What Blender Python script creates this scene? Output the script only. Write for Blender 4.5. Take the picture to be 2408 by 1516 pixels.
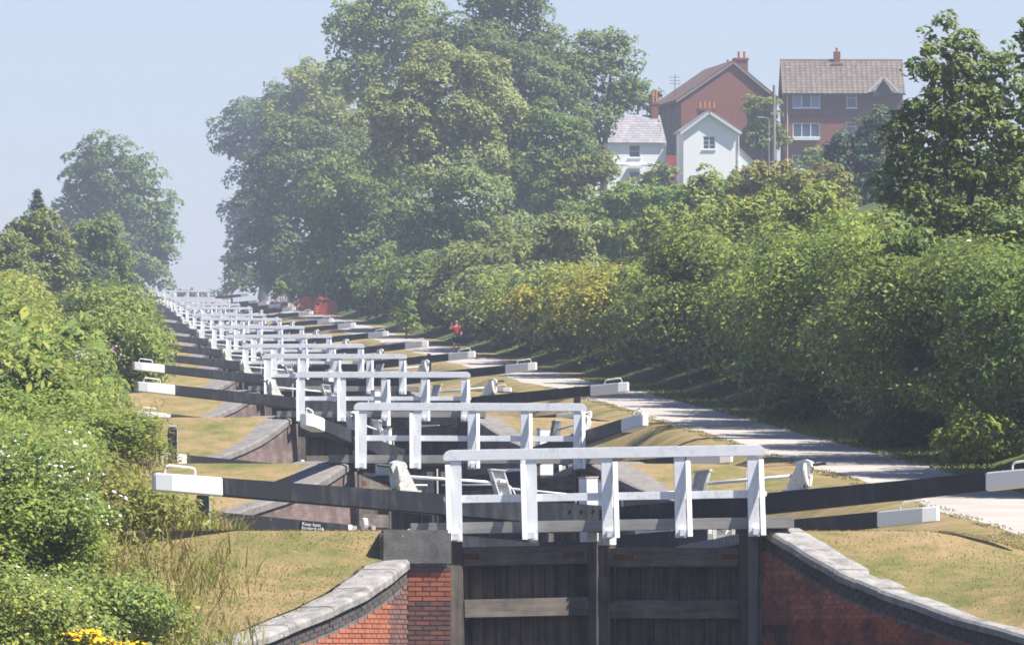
import bpy, bmesh, math, random
import numpy as np
from mathutils import Vector, Matrix

for o in list(bpy.data.objects): bpy.data.objects.remove(o)
SC = bpy.context.scene
COL = SC.collection
R_ = math.radians

# ------------------------------------------------------------------ camera, sky, sun, exposure
cam_d = bpy.data.cameras.new('camera'); cam = bpy.data.objects.new('camera', cam_d); COL.objects.link(cam)
cam_d.sensor_width = 36; cam_d.lens = 406.6; cam_d.clip_start = 1.0; cam_d.clip_end = 9000
cam.location = (0, 0, 0); cam.rotation_euler = (math.pi/2 + math.atan(1360.5/46260), 0, 0)
SC.camera = cam
SUN_EL, SUN_AZ = 56.0, 18.0      # azimuth: degrees from +X towards the camera
wd = bpy.data.worlds.new('World'); SC.world = wd; wd.use_nodes = True
nt = wd.node_tree; nt.nodes.clear()
sky = nt.nodes.new('ShaderNodeTexSky'); sky.sky_type = 'NISHITA'; sky.sun_disc = False
sky.sun_elevation = R_(SUN_EL); sky.sun_rotation = R_(90 + SUN_AZ)
sky.air_density = 1.0; sky.dust_density = 0.5; sky.ozone_density = 2.5; sky.altitude = 60
bg = nt.nodes.new('ShaderNodeBackground'); bg.inputs[1].default_value = 0.092
wo = nt.nodes.new('ShaderNodeOutputWorld')
tint = nt.nodes.new('ShaderNodeMix'); tint.data_type = 'RGBA'; tint.blend_type = 'MULTIPLY'; tint.inputs[0].default_value = 1; tint.inputs[7].default_value = (.74,.71,.88,1)
nt.links.new(sky.outputs[0], tint.inputs[6]); nt.links.new(tint.outputs[2], bg.inputs[0]); nt.links.new(bg.outputs[0], wo.inputs[0])
sl = bpy.data.lights.new('sun', 'SUN'); sl.energy = 5.0; sl.angle = R_(0.55); sl.color = (1.0, 0.955, 0.88)
so = bpy.data.objects.new('sun', sl); COL.objects.link(so)
to_sun = Vector((math.cos(R_(SUN_EL))*math.cos(R_(SUN_AZ)), -math.cos(R_(SUN_EL))*math.sin(R_(SUN_AZ)), math.sin(R_(SUN_EL))))
so.rotation_euler = to_sun.to_track_quat('Z', 'Y').to_euler(); so.location = (60, -30, 120)
SC.view_settings.view_transform = 'Standard'; SC.view_settings.look = 'None'
SC.view_settings.exposure = 1.0; SC.view_settings.gamma = 1.0; SC.view_settings.use_curve_mapping = False
SC.cycles.max_bounces = 8; SC.cycles.diffuse_bounces = 5; SC.cycles.glossy_bounces = 2; SC.cycles.transmission_bounces = 5
SC.cycles.volume_bounces = 0; SC.cycles.transparent_max_bounces = 6
SC.cycles.use_denoising = True
try:
    SC.cycles.denoiser = 'OPENIMAGEDENOISE'; SC.cycles.denoising_input_passes = 'RGB_ALBEDO_NORMAL'
except Exception: pass
SC.cycles.filter_width = 1.7

# ------------------------------------------------------------------ place geometry: the canal line
AX = math.atan(6.15/180); CA, SA = math.cos(AX), math.sin(AX)
KP = 151.1; HOR = 1558.0
def at(px, py, r):            # a point seen at (px,py) of a 2408 px wide view, 180*r metres away
    return Vector(((px-1204)*r/KP, 180.0*r, (HOR-py)*r/KP))
def W(u, s, z=0.0):           # u metres right of the canal line, s metres along it
    return Vector((7.566 + u*CA - s*SA, u*SA + s*CA, z))
def US(x, y):
    dx = x-7.566
    return dx*CA + y*SA, -dx*SA + y*CA
RL = [1,1.382,1.833,2.234,2.616,3.01,3.453,3.927,4.33,4.776,5.25,5.72,6.15,6.58,7.0]
ZL = [3.335,5.566,8.274,10.71,12.95,15.34,18.08,21.04,23.47,26.39,29.3,32.2,34.8,37.4,40.5]
NL = len(RL)
SL = [180.0*r for r in RL]; TL = [z-1.29 for z in ZL]
sP = np.array([-400, 36, 108] + SL + [1320, 1500, 2600.0]); zP = np.array([-1.75, -1.75, -0.9] + [TL[0]-.55, TL[1]-.28, TL[2]-.1] + TL[3:] + [TL[-1]+1.0, TL[-1]+1.0, TL[-1]-4])
def Pz(s): return np.interp(s, sP, zP)
_ss, _zz = [-400.0, 97.0, 107.6], [-1.75, -1.75, -0.55]
for i in range(NL):
    _ss += [SL[i]-11.0, SL[i]-0.4]; _zz += [(_zz[-1]), TL[i]]
_ss += [1330.0, 1500.0, 2600.0]; _zz += [TL[-1]+1, TL[-1]+1, TL[-1]-4]
def Sz(s): return np.interp(s, _ss, _zz)
ET = np.array([-8.2,-7.8,-6.8,-6.1,-5.1,-4.3,-3.3,-2.2,-0.93,0.0]); EE = np.array([6.6,6.35,5.7,5.1,4.5,4.0,3.5,3.1,2.7,2.4])
def edge(s):
    e = np.full(np.shape(s), 4.2); s = np.asarray(s, float)
    for k, si in enumerate(SL):
        t = s-si
        if k == 0: m = (t > -13) & (t <= -8.2); e = np.where(m, 4.2+2.4*(t+13)/4.8, e)
        else: m = (t > -10) & (t <= -6.1); e = np.where(m, 4.2+.9*(t+10)/3.9, e)
        m = (t > (-8.2 if k == 0 else -6.1)) & (t <= 0); e = np.where(m, np.interp(t, ET, EE), e)
        m = (t > 0) & (t <= 31); e = np.where(m, 2.4, e)
        m = (t > 31) & (t < 35); e = np.where(m, 2.4+1.8*(t-31)/4, e)
    return e
def sm(a, b, x):
    q = np.clip((x-a)/(b-a), 0, 1); return q*q*(3-2*q)
def G(u, s):
    u = np.asarray(u, float); s = np.asarray(s, float)
    p, q = Pz(s), Sz(s)
    lo_ = np.maximum(edge(s)+.2, 4.4); wc = np.zeros(np.shape(s))
    for si in SL: wc = np.maximum(wc, np.interp(s-si, [-4,3,26,46], [0,1,1,0]))
    lo_ = np.maximum(lo_, 4.4+1.2*wc); br = sm(lo_, 7.8, u); bl = sm(8.0, 13.0, -u)
    z = np.where(u > 0, q*(1-br)+p*br, q*(1-bl)+p*bl)
    z = z + np.where(u > 12, 0.33*(np.minimum(u, 48)-12) + 0.04*np.maximum(u-48, 0), 0)
    tt = s-SL[0]; z = z - np.where((u < 0) & (u > -9), .28*np.interp(tt, [-11,-8,-1.3,-.4], [0,1,1,0]), 0)
    z = z - np.where(u < -15, 0.03*(-u-15), 0)
    return z
def Gxy(x, y):
    u, s = US(x, y); return float(G(u, s))

# ------------------------------------------------------------------ helpers
def lk(o, parent=None):
    COL.objects.link(o)
    if parent is not None: o.parent = parent
    return o
def tag(o, label=None, cat=None, group=None, kind=None):
    if label: o['label'] = label
    if cat: o['category'] = cat
    if group: o['group'] = group
    if kind: o['kind'] = kind
    return o
def thing(name, label, cat, loc=(0,0,0), rz=0.0, group=None):
    o = bpy.data.objects.new(name, None); lk(o); o.empty_display_size = 0.3
    o.location = loc; o.rotation_euler = (0, 0, rz)
    return tag(o, label, cat, group)
class MB:
    def __init__(s): s.v = []; s.f = []
    def add(s, vs, fs):
        b = len(s.v); s.v += [tuple(p) for p in vs]; s.f += [tuple(b+i for i in f) for f in fs]
    def hexa(s, p):   # 8 points: bottom 4 ccw then top 4
        s.add(p, [(3,2,1,0),(4,5,6,7),(0,1,5,4),(1,2,6,5),(2,3,7,6),(3,0,4,7)])
    def box(s, x0, x1, y0, y1, z0, z1):
        x0,x1 = min(x0,x1),max(x0,x1); y0,y1 = min(y0,y1),max(y0,y1); z0,z1 = min(z0,z1),max(z0,z1)
        s.hexa([(x0,y0,z0),(x1,y0,z0),(x1,y1,z0),(x0,y1,z0),(x0,y0,z1),(x1,y0,z1),(x1,y1,z1),(x0,y1,z1)])
    def prism(s, poly, a, b, axis='y'):   # poly in the other two axes, ccw
        n = len(poly)
        def P(q, d):
            if axis == 'y': return (q[0], d, q[1])
            if axis == 'x': return (d, q[0], q[1])
            return (q[0], q[1], d)
        s.add([P(q, a) for q in poly]+[P(q, b) for q in poly],
              [tuple(range(n-1,-1,-1)), tuple(range(n,2*n))]+[(i,(i+1)%n,n+(i+1)%n,n+i) for i in range(n)])
    def tube(s, pts, rad, n=8):
        pts = [Vector(p) for p in pts]; rings = []
        rads = rad if isinstance(rad, (list, tuple)) else [rad]*len(pts)
        for i, p in enumerate(pts):
            t = (pts[min(i+1,len(pts)-1)]-pts[max(i-1,0)]).normalized()
            a = t.orthogonal().normalized() if abs(t.z) > .95 else t.cross(Vector((0,0,1))).normalized()
            b = t.cross(a)
            rings.append([p+a*math.cos(2*math.pi*k/n)*rads[i]+b*math.sin(2*math.pi*k/n)*rads[i] for k in range(n)])
        vs = [q for r in rings for q in r]; fs = []
        for i in range(len(pts)-1):
            for k in range(n): fs.append((i*n+k, i*n+(k+1)%n, (i+1)*n+(k+1)%n, (i+1)*n+k))
        fs.append(tuple(range(n))); fs.append(tuple((len(pts)-1)*n+k for k in range(n-1,-1,-1)))
        s.add(vs, fs)
    def mesh(s, name, mat, bevel=0, smooth=False):
        me = bpy.data.meshes.new(name); me.from_pydata(s.v, [], s.f)
        bm = bmesh.new(); bm.from_mesh(me)
        bmesh.ops.recalc_face_normals(bm, faces=bm.faces)
        if bevel:
            bmesh.ops.bevel(bm, geom=[e for e in bm.edges if e.calc_face_angle(0) > 0.6], offset=bevel, segments=2, affect='EDGES', clamp_overlap=True)
        bm.to_mesh(me); bm.free()
        if smooth:
            me.polygons.foreach_set('use_smooth', [True]*len(me.polygons))
        me.materials.append(mat); return me
    def build(s, name, mat, parent=None, bevel=0, smooth=False):
        return lk(bpy.data.objects.new(name, s.mesh(name, mat, bevel, smooth)), parent)
CACHE = {}
def part(name, key, fn, mat, parent, bevel=0, smooth=False, loc=None, rot=None):
    if key not in CACHE:
        m = MB(); fn(m); CACHE[key] = m.mesh(name, mat, bevel, smooth)
    o = lk(bpy.data.objects.new(name, CACHE[key]), parent)
    if loc is not None: o.location = loc
    if rot is not None: o.rotation_euler = rot
    return o
def npmesh(name, V, F, mat):     # V (n,3); F (m,k)
    me = bpy.data.meshes.new(name); V = np.asarray(V, np.float32); F = np.asarray(F, np.int32)
    me.vertices.add(len(V)); me.vertices.foreach_set('co', V.ravel())
    k = F.shape[1]
    me.loops.add(F.size); me.loops.foreach_set('vertex_index', F.ravel())
    me.polygons.add(len(F)); me.polygons.foreach_set('loop_start', np.arange(0, F.size, k, dtype=np.int32))
    try: me.polygons.foreach_set('loop_total', np.full(len(F), k, np.int32))
    except Exception: pass
    me.update(calc_edges=True); me.materials.append(mat); return me

# ------------------------------------------------------------------ materials
class NT:
    def __init__(s, name):
        s.m = bpy.data.materials.new(name); s.m.use_nodes = True; s.t = s.m.node_tree; s.t.nodes.clear()
        s.out = s.t.nodes.new('ShaderNodeOutputMaterial')
    def n(s, typ, **kw):
        x = s.t.nodes.new(typ)
        for k, v in kw.items(): setattr(x, k, v)
        return x
    def l(s, a, b): s.t.links.new(a, b)
    def coord(s, kind='Object'): return s.n('ShaderNodeTexCoord').outputs[kind]
    def noise(s, vec, scale, detail=4, rough=.6, stretch=None):
        if stretch:
            mp = s.n('ShaderNodeMapping'); mp.inputs['Scale'].default_value = stretch; s.l(vec, mp.inputs[0]); vec = mp.outputs[0]
        x = s.n('ShaderNodeTexNoise'); x.inputs['Scale'].default_value = scale; x.inputs['Detail'].default_value = detail
        x.inputs['Roughness'].default_value = rough; s.l(vec, x.inputs['Vector']); return x.outputs[0]
    def ramp(s, fac, stops):
        x = s.n('ShaderNodeValToRGB'); e = x.color_ramp.elements
        while len(e) < len(stops): e.new(0.5)
        for q, (p, c) in zip(e, stops):
            q.position = p; q.color = (c[0], c[1], c[2], 1) if not isinstance(c, (int, float)) else (c, c, c, 1)
        s.l(fac, x.inputs[0]); return x.outputs[0]
    def mix(s, fac, a, b, blend='MIX'):
        x = s.n('ShaderNodeMix', data_type='RGBA', blend_type=blend)
        for sock, val in ((x.inputs[0], fac), (x.inputs[6], a), (x.inputs[7], b)):
            if isinstance(val, (int, float)): sock.default_value = val
            elif isinstance(val, tuple): sock.default_value = (val[0], val[1], val[2], 1)
            else: s.l(val, sock)
        return x.outputs[2]
    def bsdf(s, col, rough=.7, spec=.3, bump=None, bstr=.3, bdist=.02, metal=0):
        b = s.n('ShaderNodeBsdfPrincipled')
        if isinstance(col, tuple): b.inputs['Base Color'].default_value = (*col, 1)
        else: s.l(col, b.inputs['Base Color'])
        if isinstance(rough, (int, float)): b.inputs['Roughness'].default_value = rough
        else: s.l(rough, b.inputs['Roughness'])
        b.inputs['Specular IOR Level'].default_value = spec; b.inputs['Metallic'].default_value = metal
        if bump is not None:
            bp = s.n('ShaderNodeBump'); bp.inputs['Strength'].default_value = bstr; bp.inputs['Distance'].default_value = bdist
            s.l(bump, bp.inputs['Height']); s.l(bp.outputs[0], b.inputs['Normal'])
        s.l(b.outputs[0], s.out.inputs[0]); return s.m

def m_white(name, base=(.83,.835,.83), dirt=(.42,.425,.40), lo=.52, hi=.78, sc=3.0):
    n = NT(name); c = n.coord(); oi = n.n('ShaderNodeObjectInfo').outputs['Random']
    v = n.n('ShaderNodeVectorMath', operation='ADD'); n.l(c, v.inputs[0]); n.l(oi, v.inputs[1])
    a = n.noise(v.outputs[0], sc, 6, .7); b = n.noise(v.outputs[0], sc*7, 4, .7, (1,1,.35))
    m = n.mix(.45, a, b)
    f = n.ramp(m, [(lo, 0.0), (hi, 1.0)])
    return n.bsdf(n.mix(f, base, dirt), .55, .35, b, .15, .004)
def m_black(name, base=(.022,.024,.03), wear=(.10,.105,.11)):
    n = NT(name); c = n.coord()
    a = n.noise(c, 9, 5, .7, (1,1,.12)); b = n.noise(c, 1.3, 4, .6)
    f = n.ramp(n.mix(.5, a, b), [(.5, 0.0), (.78, 1.0)])
    return n.bsdf(n.mix(f, base, wear), n.ramp(a, [(.3,.45),(.8,.75)]), .4, a, .12, .004)
def m_wood(name, a=(.085,.075,.068), b=(.20,.175,.155), vertical=False, sc=10):
    n = NT(name); c = n.coord()
    g = n.noise(c, sc, 6, .75, (1,1,.07) if vertical else (.07,1,1)); h = n.noise(c, 2.2, 4, .6)
    f = n.ramp(n.mix(.4, g, h), [(.36, 0.0), (.66, 1.0)])
    return n.bsdf(n.mix(f, a, b), .8, .2, g, .35, .006)
def m_stone(name, a=(.17,.163,.152), b=(.37,.35,.325), lichen=True, dark=(.09,.085,.085)):
    n = NT(name); c = n.coord()
    x = n.noise(c, 3.5, 7, .7); y = n.noise(c, 40, 3, .7)
    col = n.mix(n.ramp(n.mix(.35, x, y), [(.38,0.0),(.62,1.0)]), a, b)
    col = n.mix(n.ramp(n.noise(c, 1.4, 5, .65), [(.55,0.0),(.72,.8)]), col, dark)
    if lichen:
        vo = n.n('ShaderNodeTexVoronoi'); vo.inputs['Scale'].default_value = 7.0; n.l(c, vo.inputs['Vector'])
        sp = n.ramp(vo.outputs['Distance'], [(.10,1.0),(.17,0.0)])
        gate = n.ramp(n.noise(c, 2.0, 3, .5), [(.52,0.0),(.58,1.0)])
        mm = n.n('ShaderNodeMath', operation='MULTIPLY'); n.l(sp, mm.inputs[0]); n.l(gate, mm.inputs[1])
        col = n.mix(mm.outputs[0], col, (.62,.62,.58))
    return n.bsdf(col, .9, .15, y, .5, .01)
def m_brick(name, cols, island=False, soot=.5):
    n = NT(name); c = n.coord('Generated' if False else 'Object')
    if island: rnd = n.n('ShaderNodeNewGeometry').outputs['Random Per Island']
    else: rnd = n.n('ShaderNodeObjectInfo').outputs['Random']
    st = [(i/max(1,len(cols)-1), q) for i, q in enumerate(cols)]
    col = n.ramp(rnd, st)
    geo = n.n('ShaderNodeNewGeometry').outputs['Position']
    d = n.noise(geo, 1.1, 5, .65); e = n.noise(geo, 30, 4, .7)
    col = n.mix(n.ramp(e, [(.35,0.0),(.75,.45)]), col, (.10,.07,.065))
    col = n.mix(n.ramp(d, [(.46,0.0),(.62,soot)]), col, (.045,.036,.04))
    return n.bsdf(col, .88, .15, e, .4, .006)
def m_plain(name, col, rough=.7, spec=.3, var=.25, sc=6, metal=0):
    n = NT(name); c = n.coord(); a = n.noise(c, sc, 5, .65)
    d = tuple(q*(1-var) for q in col); e = tuple(min(1, q*(1+var*.6)) for q in col)
    return n.bsdf(n.mix(n.ramp(a, [(.35,0.0),(.65,1.0)]), d, e), rough, spec, a, .15, .005, metal)
def m_leaf(name, a, b, c3=None, gloss=.25, trans=.32, cl=.35):
    n = NT(name); rnd = n.n('ShaderNodeNewGeometry').outputs['Random Per Island']
    pos = n.n('ShaderNodeNewGeometry').outputs['Position']
    nz = n.noise(pos, cl, 3, .55)
    f = n.mix(.5, rnd, nz)
    col = n.ramp(f, [(.28, a), (.72, b)] if c3 is None else [(.25, a), (.55, b), (.75, c3)])
    col = n.mix(1.0, col, n.ramp(n.n('ShaderNodeObjectInfo').outputs['Random'], [(0.0,(.82,.93,.95)),(.5,(1.0,1.0,1.0)),(1.0,(1.16,1.05,.9))]), 'MULTIPLY')
    bs = n.n('ShaderNodeBsdfPrincipled'); n.l(col, bs.inputs['Base Color']); bs.inputs['Roughness'].default_value = .55
    bs.inputs['Specular IOR Level'].default_value = gloss
    tr = n.n('ShaderNodeBsdfTranslucent'); n.l(n.mix(.5, col, (.16,.19,.02)), tr.inputs[0])
    mx = n.n('ShaderNodeMixShader'); mx.inputs[0].default_value = trans
    n.l(bs.outputs[0], mx.inputs[1]); n.l(tr.outputs[0], mx.inputs[2]); n.l(mx.outputs[0], n.out.inputs[0])
    return n.m

M = {}
M['white'] = m_white('white_paint')
M['white_fresh'] = m_white('white_beam_paint', (.80,.80,.79), (.50,.48,.44), .60, .85)
M['white_gear'] = m_white('white_gear_paint', (.66,.65,.60), (.27,.20,.15), .50, .72, 9)
M['white_grey'] = m_white('weathered_white', (.62,.62,.60), (.30,.29,.27), .45, .7)
M['black'] = m_black('black_paint')
M['deck'] = m_wood('grey_deck_timber', (.20,.19,.175), (.40,.38,.35))
M['gate'] = m_wood('gate_timber', (.085,.074,.066), (.27,.225,.19))
M['gatev'] = m_wood('gate_plank_timber', (.025,.025,.026), (.19,.155,.12), True, 7)
M['gatepost'] = m_wood('gate_post_timber', (.045,.042,.042), (.20,.165,.14), True)
M['fender'] = m_wood('weathered_fender_timber', (.10,.095,.09), (.27,.255,.24), True)
M['stone'] = m_stone('coping_stone')
M['concrete'] = m_stone('grey_wing_wall', (.15,.14,.13), (.25,.23,.215), False, (.13,.115,.105))
M['brick_red'] = m_brick('red_brick', [(.50,.17,.10),(.58,.21,.13),(.44,.15,.09),(.36,.13,.10)], False, .5)
M['brick_red_i'] = m_brick('red_brick_joined', [(.38,.10,.045),(.46,.13,.06),(.33,.085,.045)], True, .9)
M['brick_orange'] = m_brick('orange_brick', [(.46,.16,.085),(.52,.19,.105),(.38,.13,.08)], False, .25)
M['brick_purple'] = m_brick('purple_brick', [(.20,.115,.105),(.26,.13,.11),(.15,.10,.10),(.33,.14,.09)], False, .4)
M['brick_blue'] = m_brick('blue_brick', [(.085,.08,.085),(.12,.11,.105),(.10,.085,.08)], False, .5)
M['mortar'] = m_plain('mortar', (.17,.15,.135), .95, .1)
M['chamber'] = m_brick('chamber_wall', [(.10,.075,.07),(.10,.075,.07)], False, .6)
M['rust'] = m_plain('rusty_iron', (.16,.075,.045), .85, .2)
M['iron'] = m_plain('dark_iron', (.04,.038,.036), .6, .4)
M['bark'] = m_wood('bark', (.06,.05,.04), (.17,.145,.12), True, 5)
M['water'] = None
n = NT('canal_water'); wv = n.noise(n.coord(), 3, 3, .5)
M['water'] = n.bsdf((.02,.03,.022), .06, .5, wv, .15, .02)
# lawn: parched straw with greener patches
n = NT('parched_grass'); c = n.coord()
big = n.noise(c, .28, 5, .65); mid = n.noise(c, 1.6, 6, .7); fine = n.noise(c, 22, 5, .8); 
f = n.mix(.45, big, mid)
col = n.ramp(n.mix(.22, f, fine), [(.40,(.118,.136,.042)),(.465,(.215,.185,.078)),(.52,(.32,.225,.115)),(.60,(.39,.275,.16))])
col = n.mix(n.ramp(fine, [(.35,.55),(.62,0.0)]), col, (.13,.12,.045))
M['lawn'] = n.bsdf(col, .95, .05, fine, .8, .03)
n = NT('gravel_path'); c = n.coord(); a = n.noise(c, .5, 5, .6); b = n.noise(c, 25, 4, .8)
col = n.mix(n.ramp(a, [(.4,0.0),(.62,1.0)]), (.36,.325,.285), (.43,.395,.35))
col = n.mix(n.ramp(b, [(.3,.35),(.55,0.0)]), col, (.24,.21,.19))
M['path'] = n.bsdf(col, .95, .08, b, .5, .01)

n = NT('rough_meadow'); c = n.coord(); a = n.noise(c, .6, 5, .65); b = n.noise(c, 8, 4, .75)
M['meadow'] = n.bsdf(n.ramp(n.mix(.5, a, b), [(.35,(.045,.07,.02)),(.5,(.09,.12,.032)),(.66,(.16,.17,.05))]), .95, .05, b, .8, .08)
# ------------------------------------------------------------------ ground, path, water
_sv = set([-60, 0, 40, 97, 107.6, 130, 150])
for si in SL:
    for t in [-15,-13,-12,-11,-10,-9,-8.6,-8.2,-7.8,-7.3,-6.8,-6.1,-5.6,-5.1,-4.7,-4.3,-3.8,-3.3,-2.75,-2.2,-1.5,-.93,-.4,-.39,0,.01,1.2,3,6,10,15,20,25,30.9,31,31.01,33,34.9,35,38,42,46,50]:
        _sv.add(round(si+t, 3))
_sv |= set([1310, 1320, 1330, 1340, 1400, 1500, 1700, 2000, 2300, 2600])
for k_ in range(400): _sv.add(round(165+3.0*k_+.37, 3))
SV = np.array(sorted(_sv))
rngT = np.random.default_rng(5)
def grid_mesh(name, U, mat, dz=0.0, jitter=0.0):
    n, k = U.shape; S = np.repeat(SV[:, None], k, 1)
    Z = G(U, S) + dz
    if jitter:
        near = (np.abs(U) < 16)
        Z = Z + np.where(near, rngT.normal(0, jitter, Z.shape), 0)
    X = 7.566+U*CA-S*SA; Y = U*SA+S*CA
    V = np.stack([X, Y, Z], -1).reshape(-1, 3)
    idx = np.arange(n*k).reshape(n, k)
    F = np.stack([idx[:-1,:-1], idx[:-1,1:], idx[1:,1:], idx[1:,:-1]], -1).reshape(-1, 4)
    me = npmesh(name, V, F, mat); me.polygons.foreach_set('use_smooth', [True]*len(F)); return me
E = edge(SV)
fr = np.concatenate([np.linspace(0, 1, 12)])
UR = np.concatenate([E[:,None]+0.15+(7.8-E[:,None]-.15)*fr[None,:], np.repeat(np.array([[8.6,9.5,10.4,11.2,12]]), len(SV), 0)], 1)
UB = np.repeat(np.array([[12,13,15,18,22,27,33,40,48,60,90,150,320.]]), len(SV), 0)
EL = E+np.where((SV < SL[0]-1.0) & (SV > SL[0]-8.3), .75, 0)
UL = np.concatenate([-(EL[:,None]+0.15+(8.0-EL[:,None]-.15)*fr[None,:]), -np.repeat(np.array([[9,10,11,12,13,15,20,30,50,90,150,320.]]), len(SV), 0)], 1)[:, ::-1]
ground = bpy.data.objects.new('ground', grid_mesh('ground', UR, M['lawn'])); lk(ground); tag(ground, 'parched grass bank rising on the right of the lock flight', 'ground', kind='structure')
ground2 = bpy.data.objects.new('ground', grid_mesh('ground', UL, M['lawn'])); lk(ground2); tag(ground2, 'parched grass terraces left of the lock flight', 'ground', kind='structure')
bank = bpy.data.objects.new('hillside', grid_mesh('hillside', UB, M['meadow'])); lk(bank); tag(bank, 'rough green hillside behind the towpath hedge', 'hillside', kind='structure')
kp = np.array([8.05, 8.6, 9.5, 10.4, 10.8])
UPth = np.repeat(kp[None,:], len(SV), 0)
UPth[:,0] += .14*np.sin(SV*.11)+.08*np.sin(SV*.31); UPth[:,-1] += .15*np.sin(SV*.09+2)
pth = bpy.data.objects.new('towpath', grid_mesh('towpath', UPth, M['path'], .006)); lk(pth); tag(pth, 'pale gravel towpath climbing beside the locks', 'path', kind='structure')
def water(s0, s1, hw, z):
    m = MB(); a, b, c, d = W(-hw, s0, z), W(hw, s0, z), W(hw, s1, z), W(-hw, s1, z)
    m.add([a,b,c,d], [(0,1,2,3)]); o = m.build('water', M['water']); tag(o, kind='structure'); return o
tag(water(-60, SL[0]+.5, 6.9, -0.55-.62), 'still canal water below the nearest lock', 'water')
for i in range(NL):
    s1 = SL[i+1]+.5 if i < NL-1 else 1420
    ORD0 = ['nearest','second','third','fourth','fifth','sixth','seventh','eighth','ninth','tenth','eleventh','twelfth','thirteenth','fourteenth','topmost']
    tag(water(SL[i]+27.5, s1, 6.7, TL[i]-.62), 'still pound of canal water above the %s lock' % ORD0[i], 'water')
ORD = ['nearest','second','third','fourth','fifth','sixth','seventh','eighth','ninth','tenth','eleventh','twelfth','thirteenth','fourteenth','fifteenth and topmost']

# ------------------------------------------------------------------ lock gates
def bz(x): return .57-.085*x
def bh(x): return .27+.10*(x+5.05)/7.5
def add_beam(m, x0, x1, sd, grow=0.0, chamfer=False, taper_end=None):
    y0, y1 = sd*.02-(grow if sd > 0 else -grow), sd*.32+(grow if sd > 0 else -grow)
    secs = [x0, x1]
    def ring(x, ya, yb):
        return [(x, ya, bz(x)-bh(x)-grow), (x, yb, bz(x)-bh(x)-grow), (x, yb, bz(x)+grow), (x, ya, bz(x)+grow)]
    if chamfer:
        mid = x0+.26; w = (y1-y0)*.26
        R = [ring(x0, y0+w, y1-w), ring(mid, y0, y1), ring(x1, y0, y1)]
    else: R = [ring(x0, y0, y1), ring(x1, y0, y1)]
    vs = [p for r in R for p in r]; fs = [(0,1,2,3)]
    for k in range(len(R)-1):
        for j in range(4): fs.append((k*4+j, k*4+(j+1)%4, (k+1)*4+(j+1)%4, (k+1)*4+j))
    e = (len(R)-1)*4; fs.append((e+3, e+2, e+1, e)); m.add(vs, fs)
def gear_a(m, sd):
    y = sd*.17
    for q in (-.075, .075):
        m.prism([(-.16,0),(.12,0),(-.10,.36),(-.14,.42),(-.25,.44),(-.33,.38),(-.34,.30)], y+q-.012, y+q+.012)
    m.box(-.2, .16, y-.12, y+.12, -.005, .02)
    m.prism([(-.36,.33),(-.33,.33),(-.25,.42),(-.14,.41),(-.10,.36),(-.08,.37),(-.12,.44),(-.25,.46),(-.33,.42)], y-.085, y+.085)
    m.tube([(-.16, y-.09, .19), (-.16, y+.09, .19)], .05, 10); m.tube([(-.05, y-.08, .1), (-.05, y+.08, .1)], .02)
def gear_disc(m, sd):
    y = sd*.17; m.tube([(-.27, y, .22), (-.225, y, .22)], .205, 20); m.tube([(-.29, y, .22), (-.27, y, .22)], .07, 10)
def spindle(m, sd):
    y = sd*.17; m.tube([(-.2, y, .36), (-.56, y, .37)], .022, 8)
def gear_b(m, sd):
    y = sd*.17
    for xa in (-.02, .19):
        m.hexa([(xa, y-.1, 0), (xa+.022, y-.1, 0), (xa+.022, y+.1, 0), (xa, y+.1, 0), (xa-.16, y-.06, .42), (xa-.138, y-.06, .42), (xa-.138, y+.06, .42), (xa-.16, y+.06, .42)])
    m.box(-.19, .08, y-.07, y+.07, .42, .445)
    m.hexa([(.0, y-.02, 0), (.19, y-.02, 0), (.19, y+.0, 0), (.0, y+.0, 0), (-.14, y-.02, .42), (.03, y-.02, .42), (.03, y, .42), (-.14, y, .42)])
    m.tube([(-.03, y-.06, .24), (.07, y-.06, .24)], .05, 10)
    m.box(-.06, .26, y-.12, y+.12, -.005, .018)
def handle(m, sd):
    y = sd*.17; pts = []
    za, zb = bz(-4.85), bz(-4.35)
    pts = [(-4.85, y, za-.02), (-4.85, y, za+.08), (-4.82, y, za+.115), (-4.78, y, za+.13), (-4.42, y, zb+.13), (-4.37, y, zb+.115), (-4.35, y, zb+.08), (-4.35, y, zb-.02)]
    m.tube(pts, .018, 8)
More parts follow.
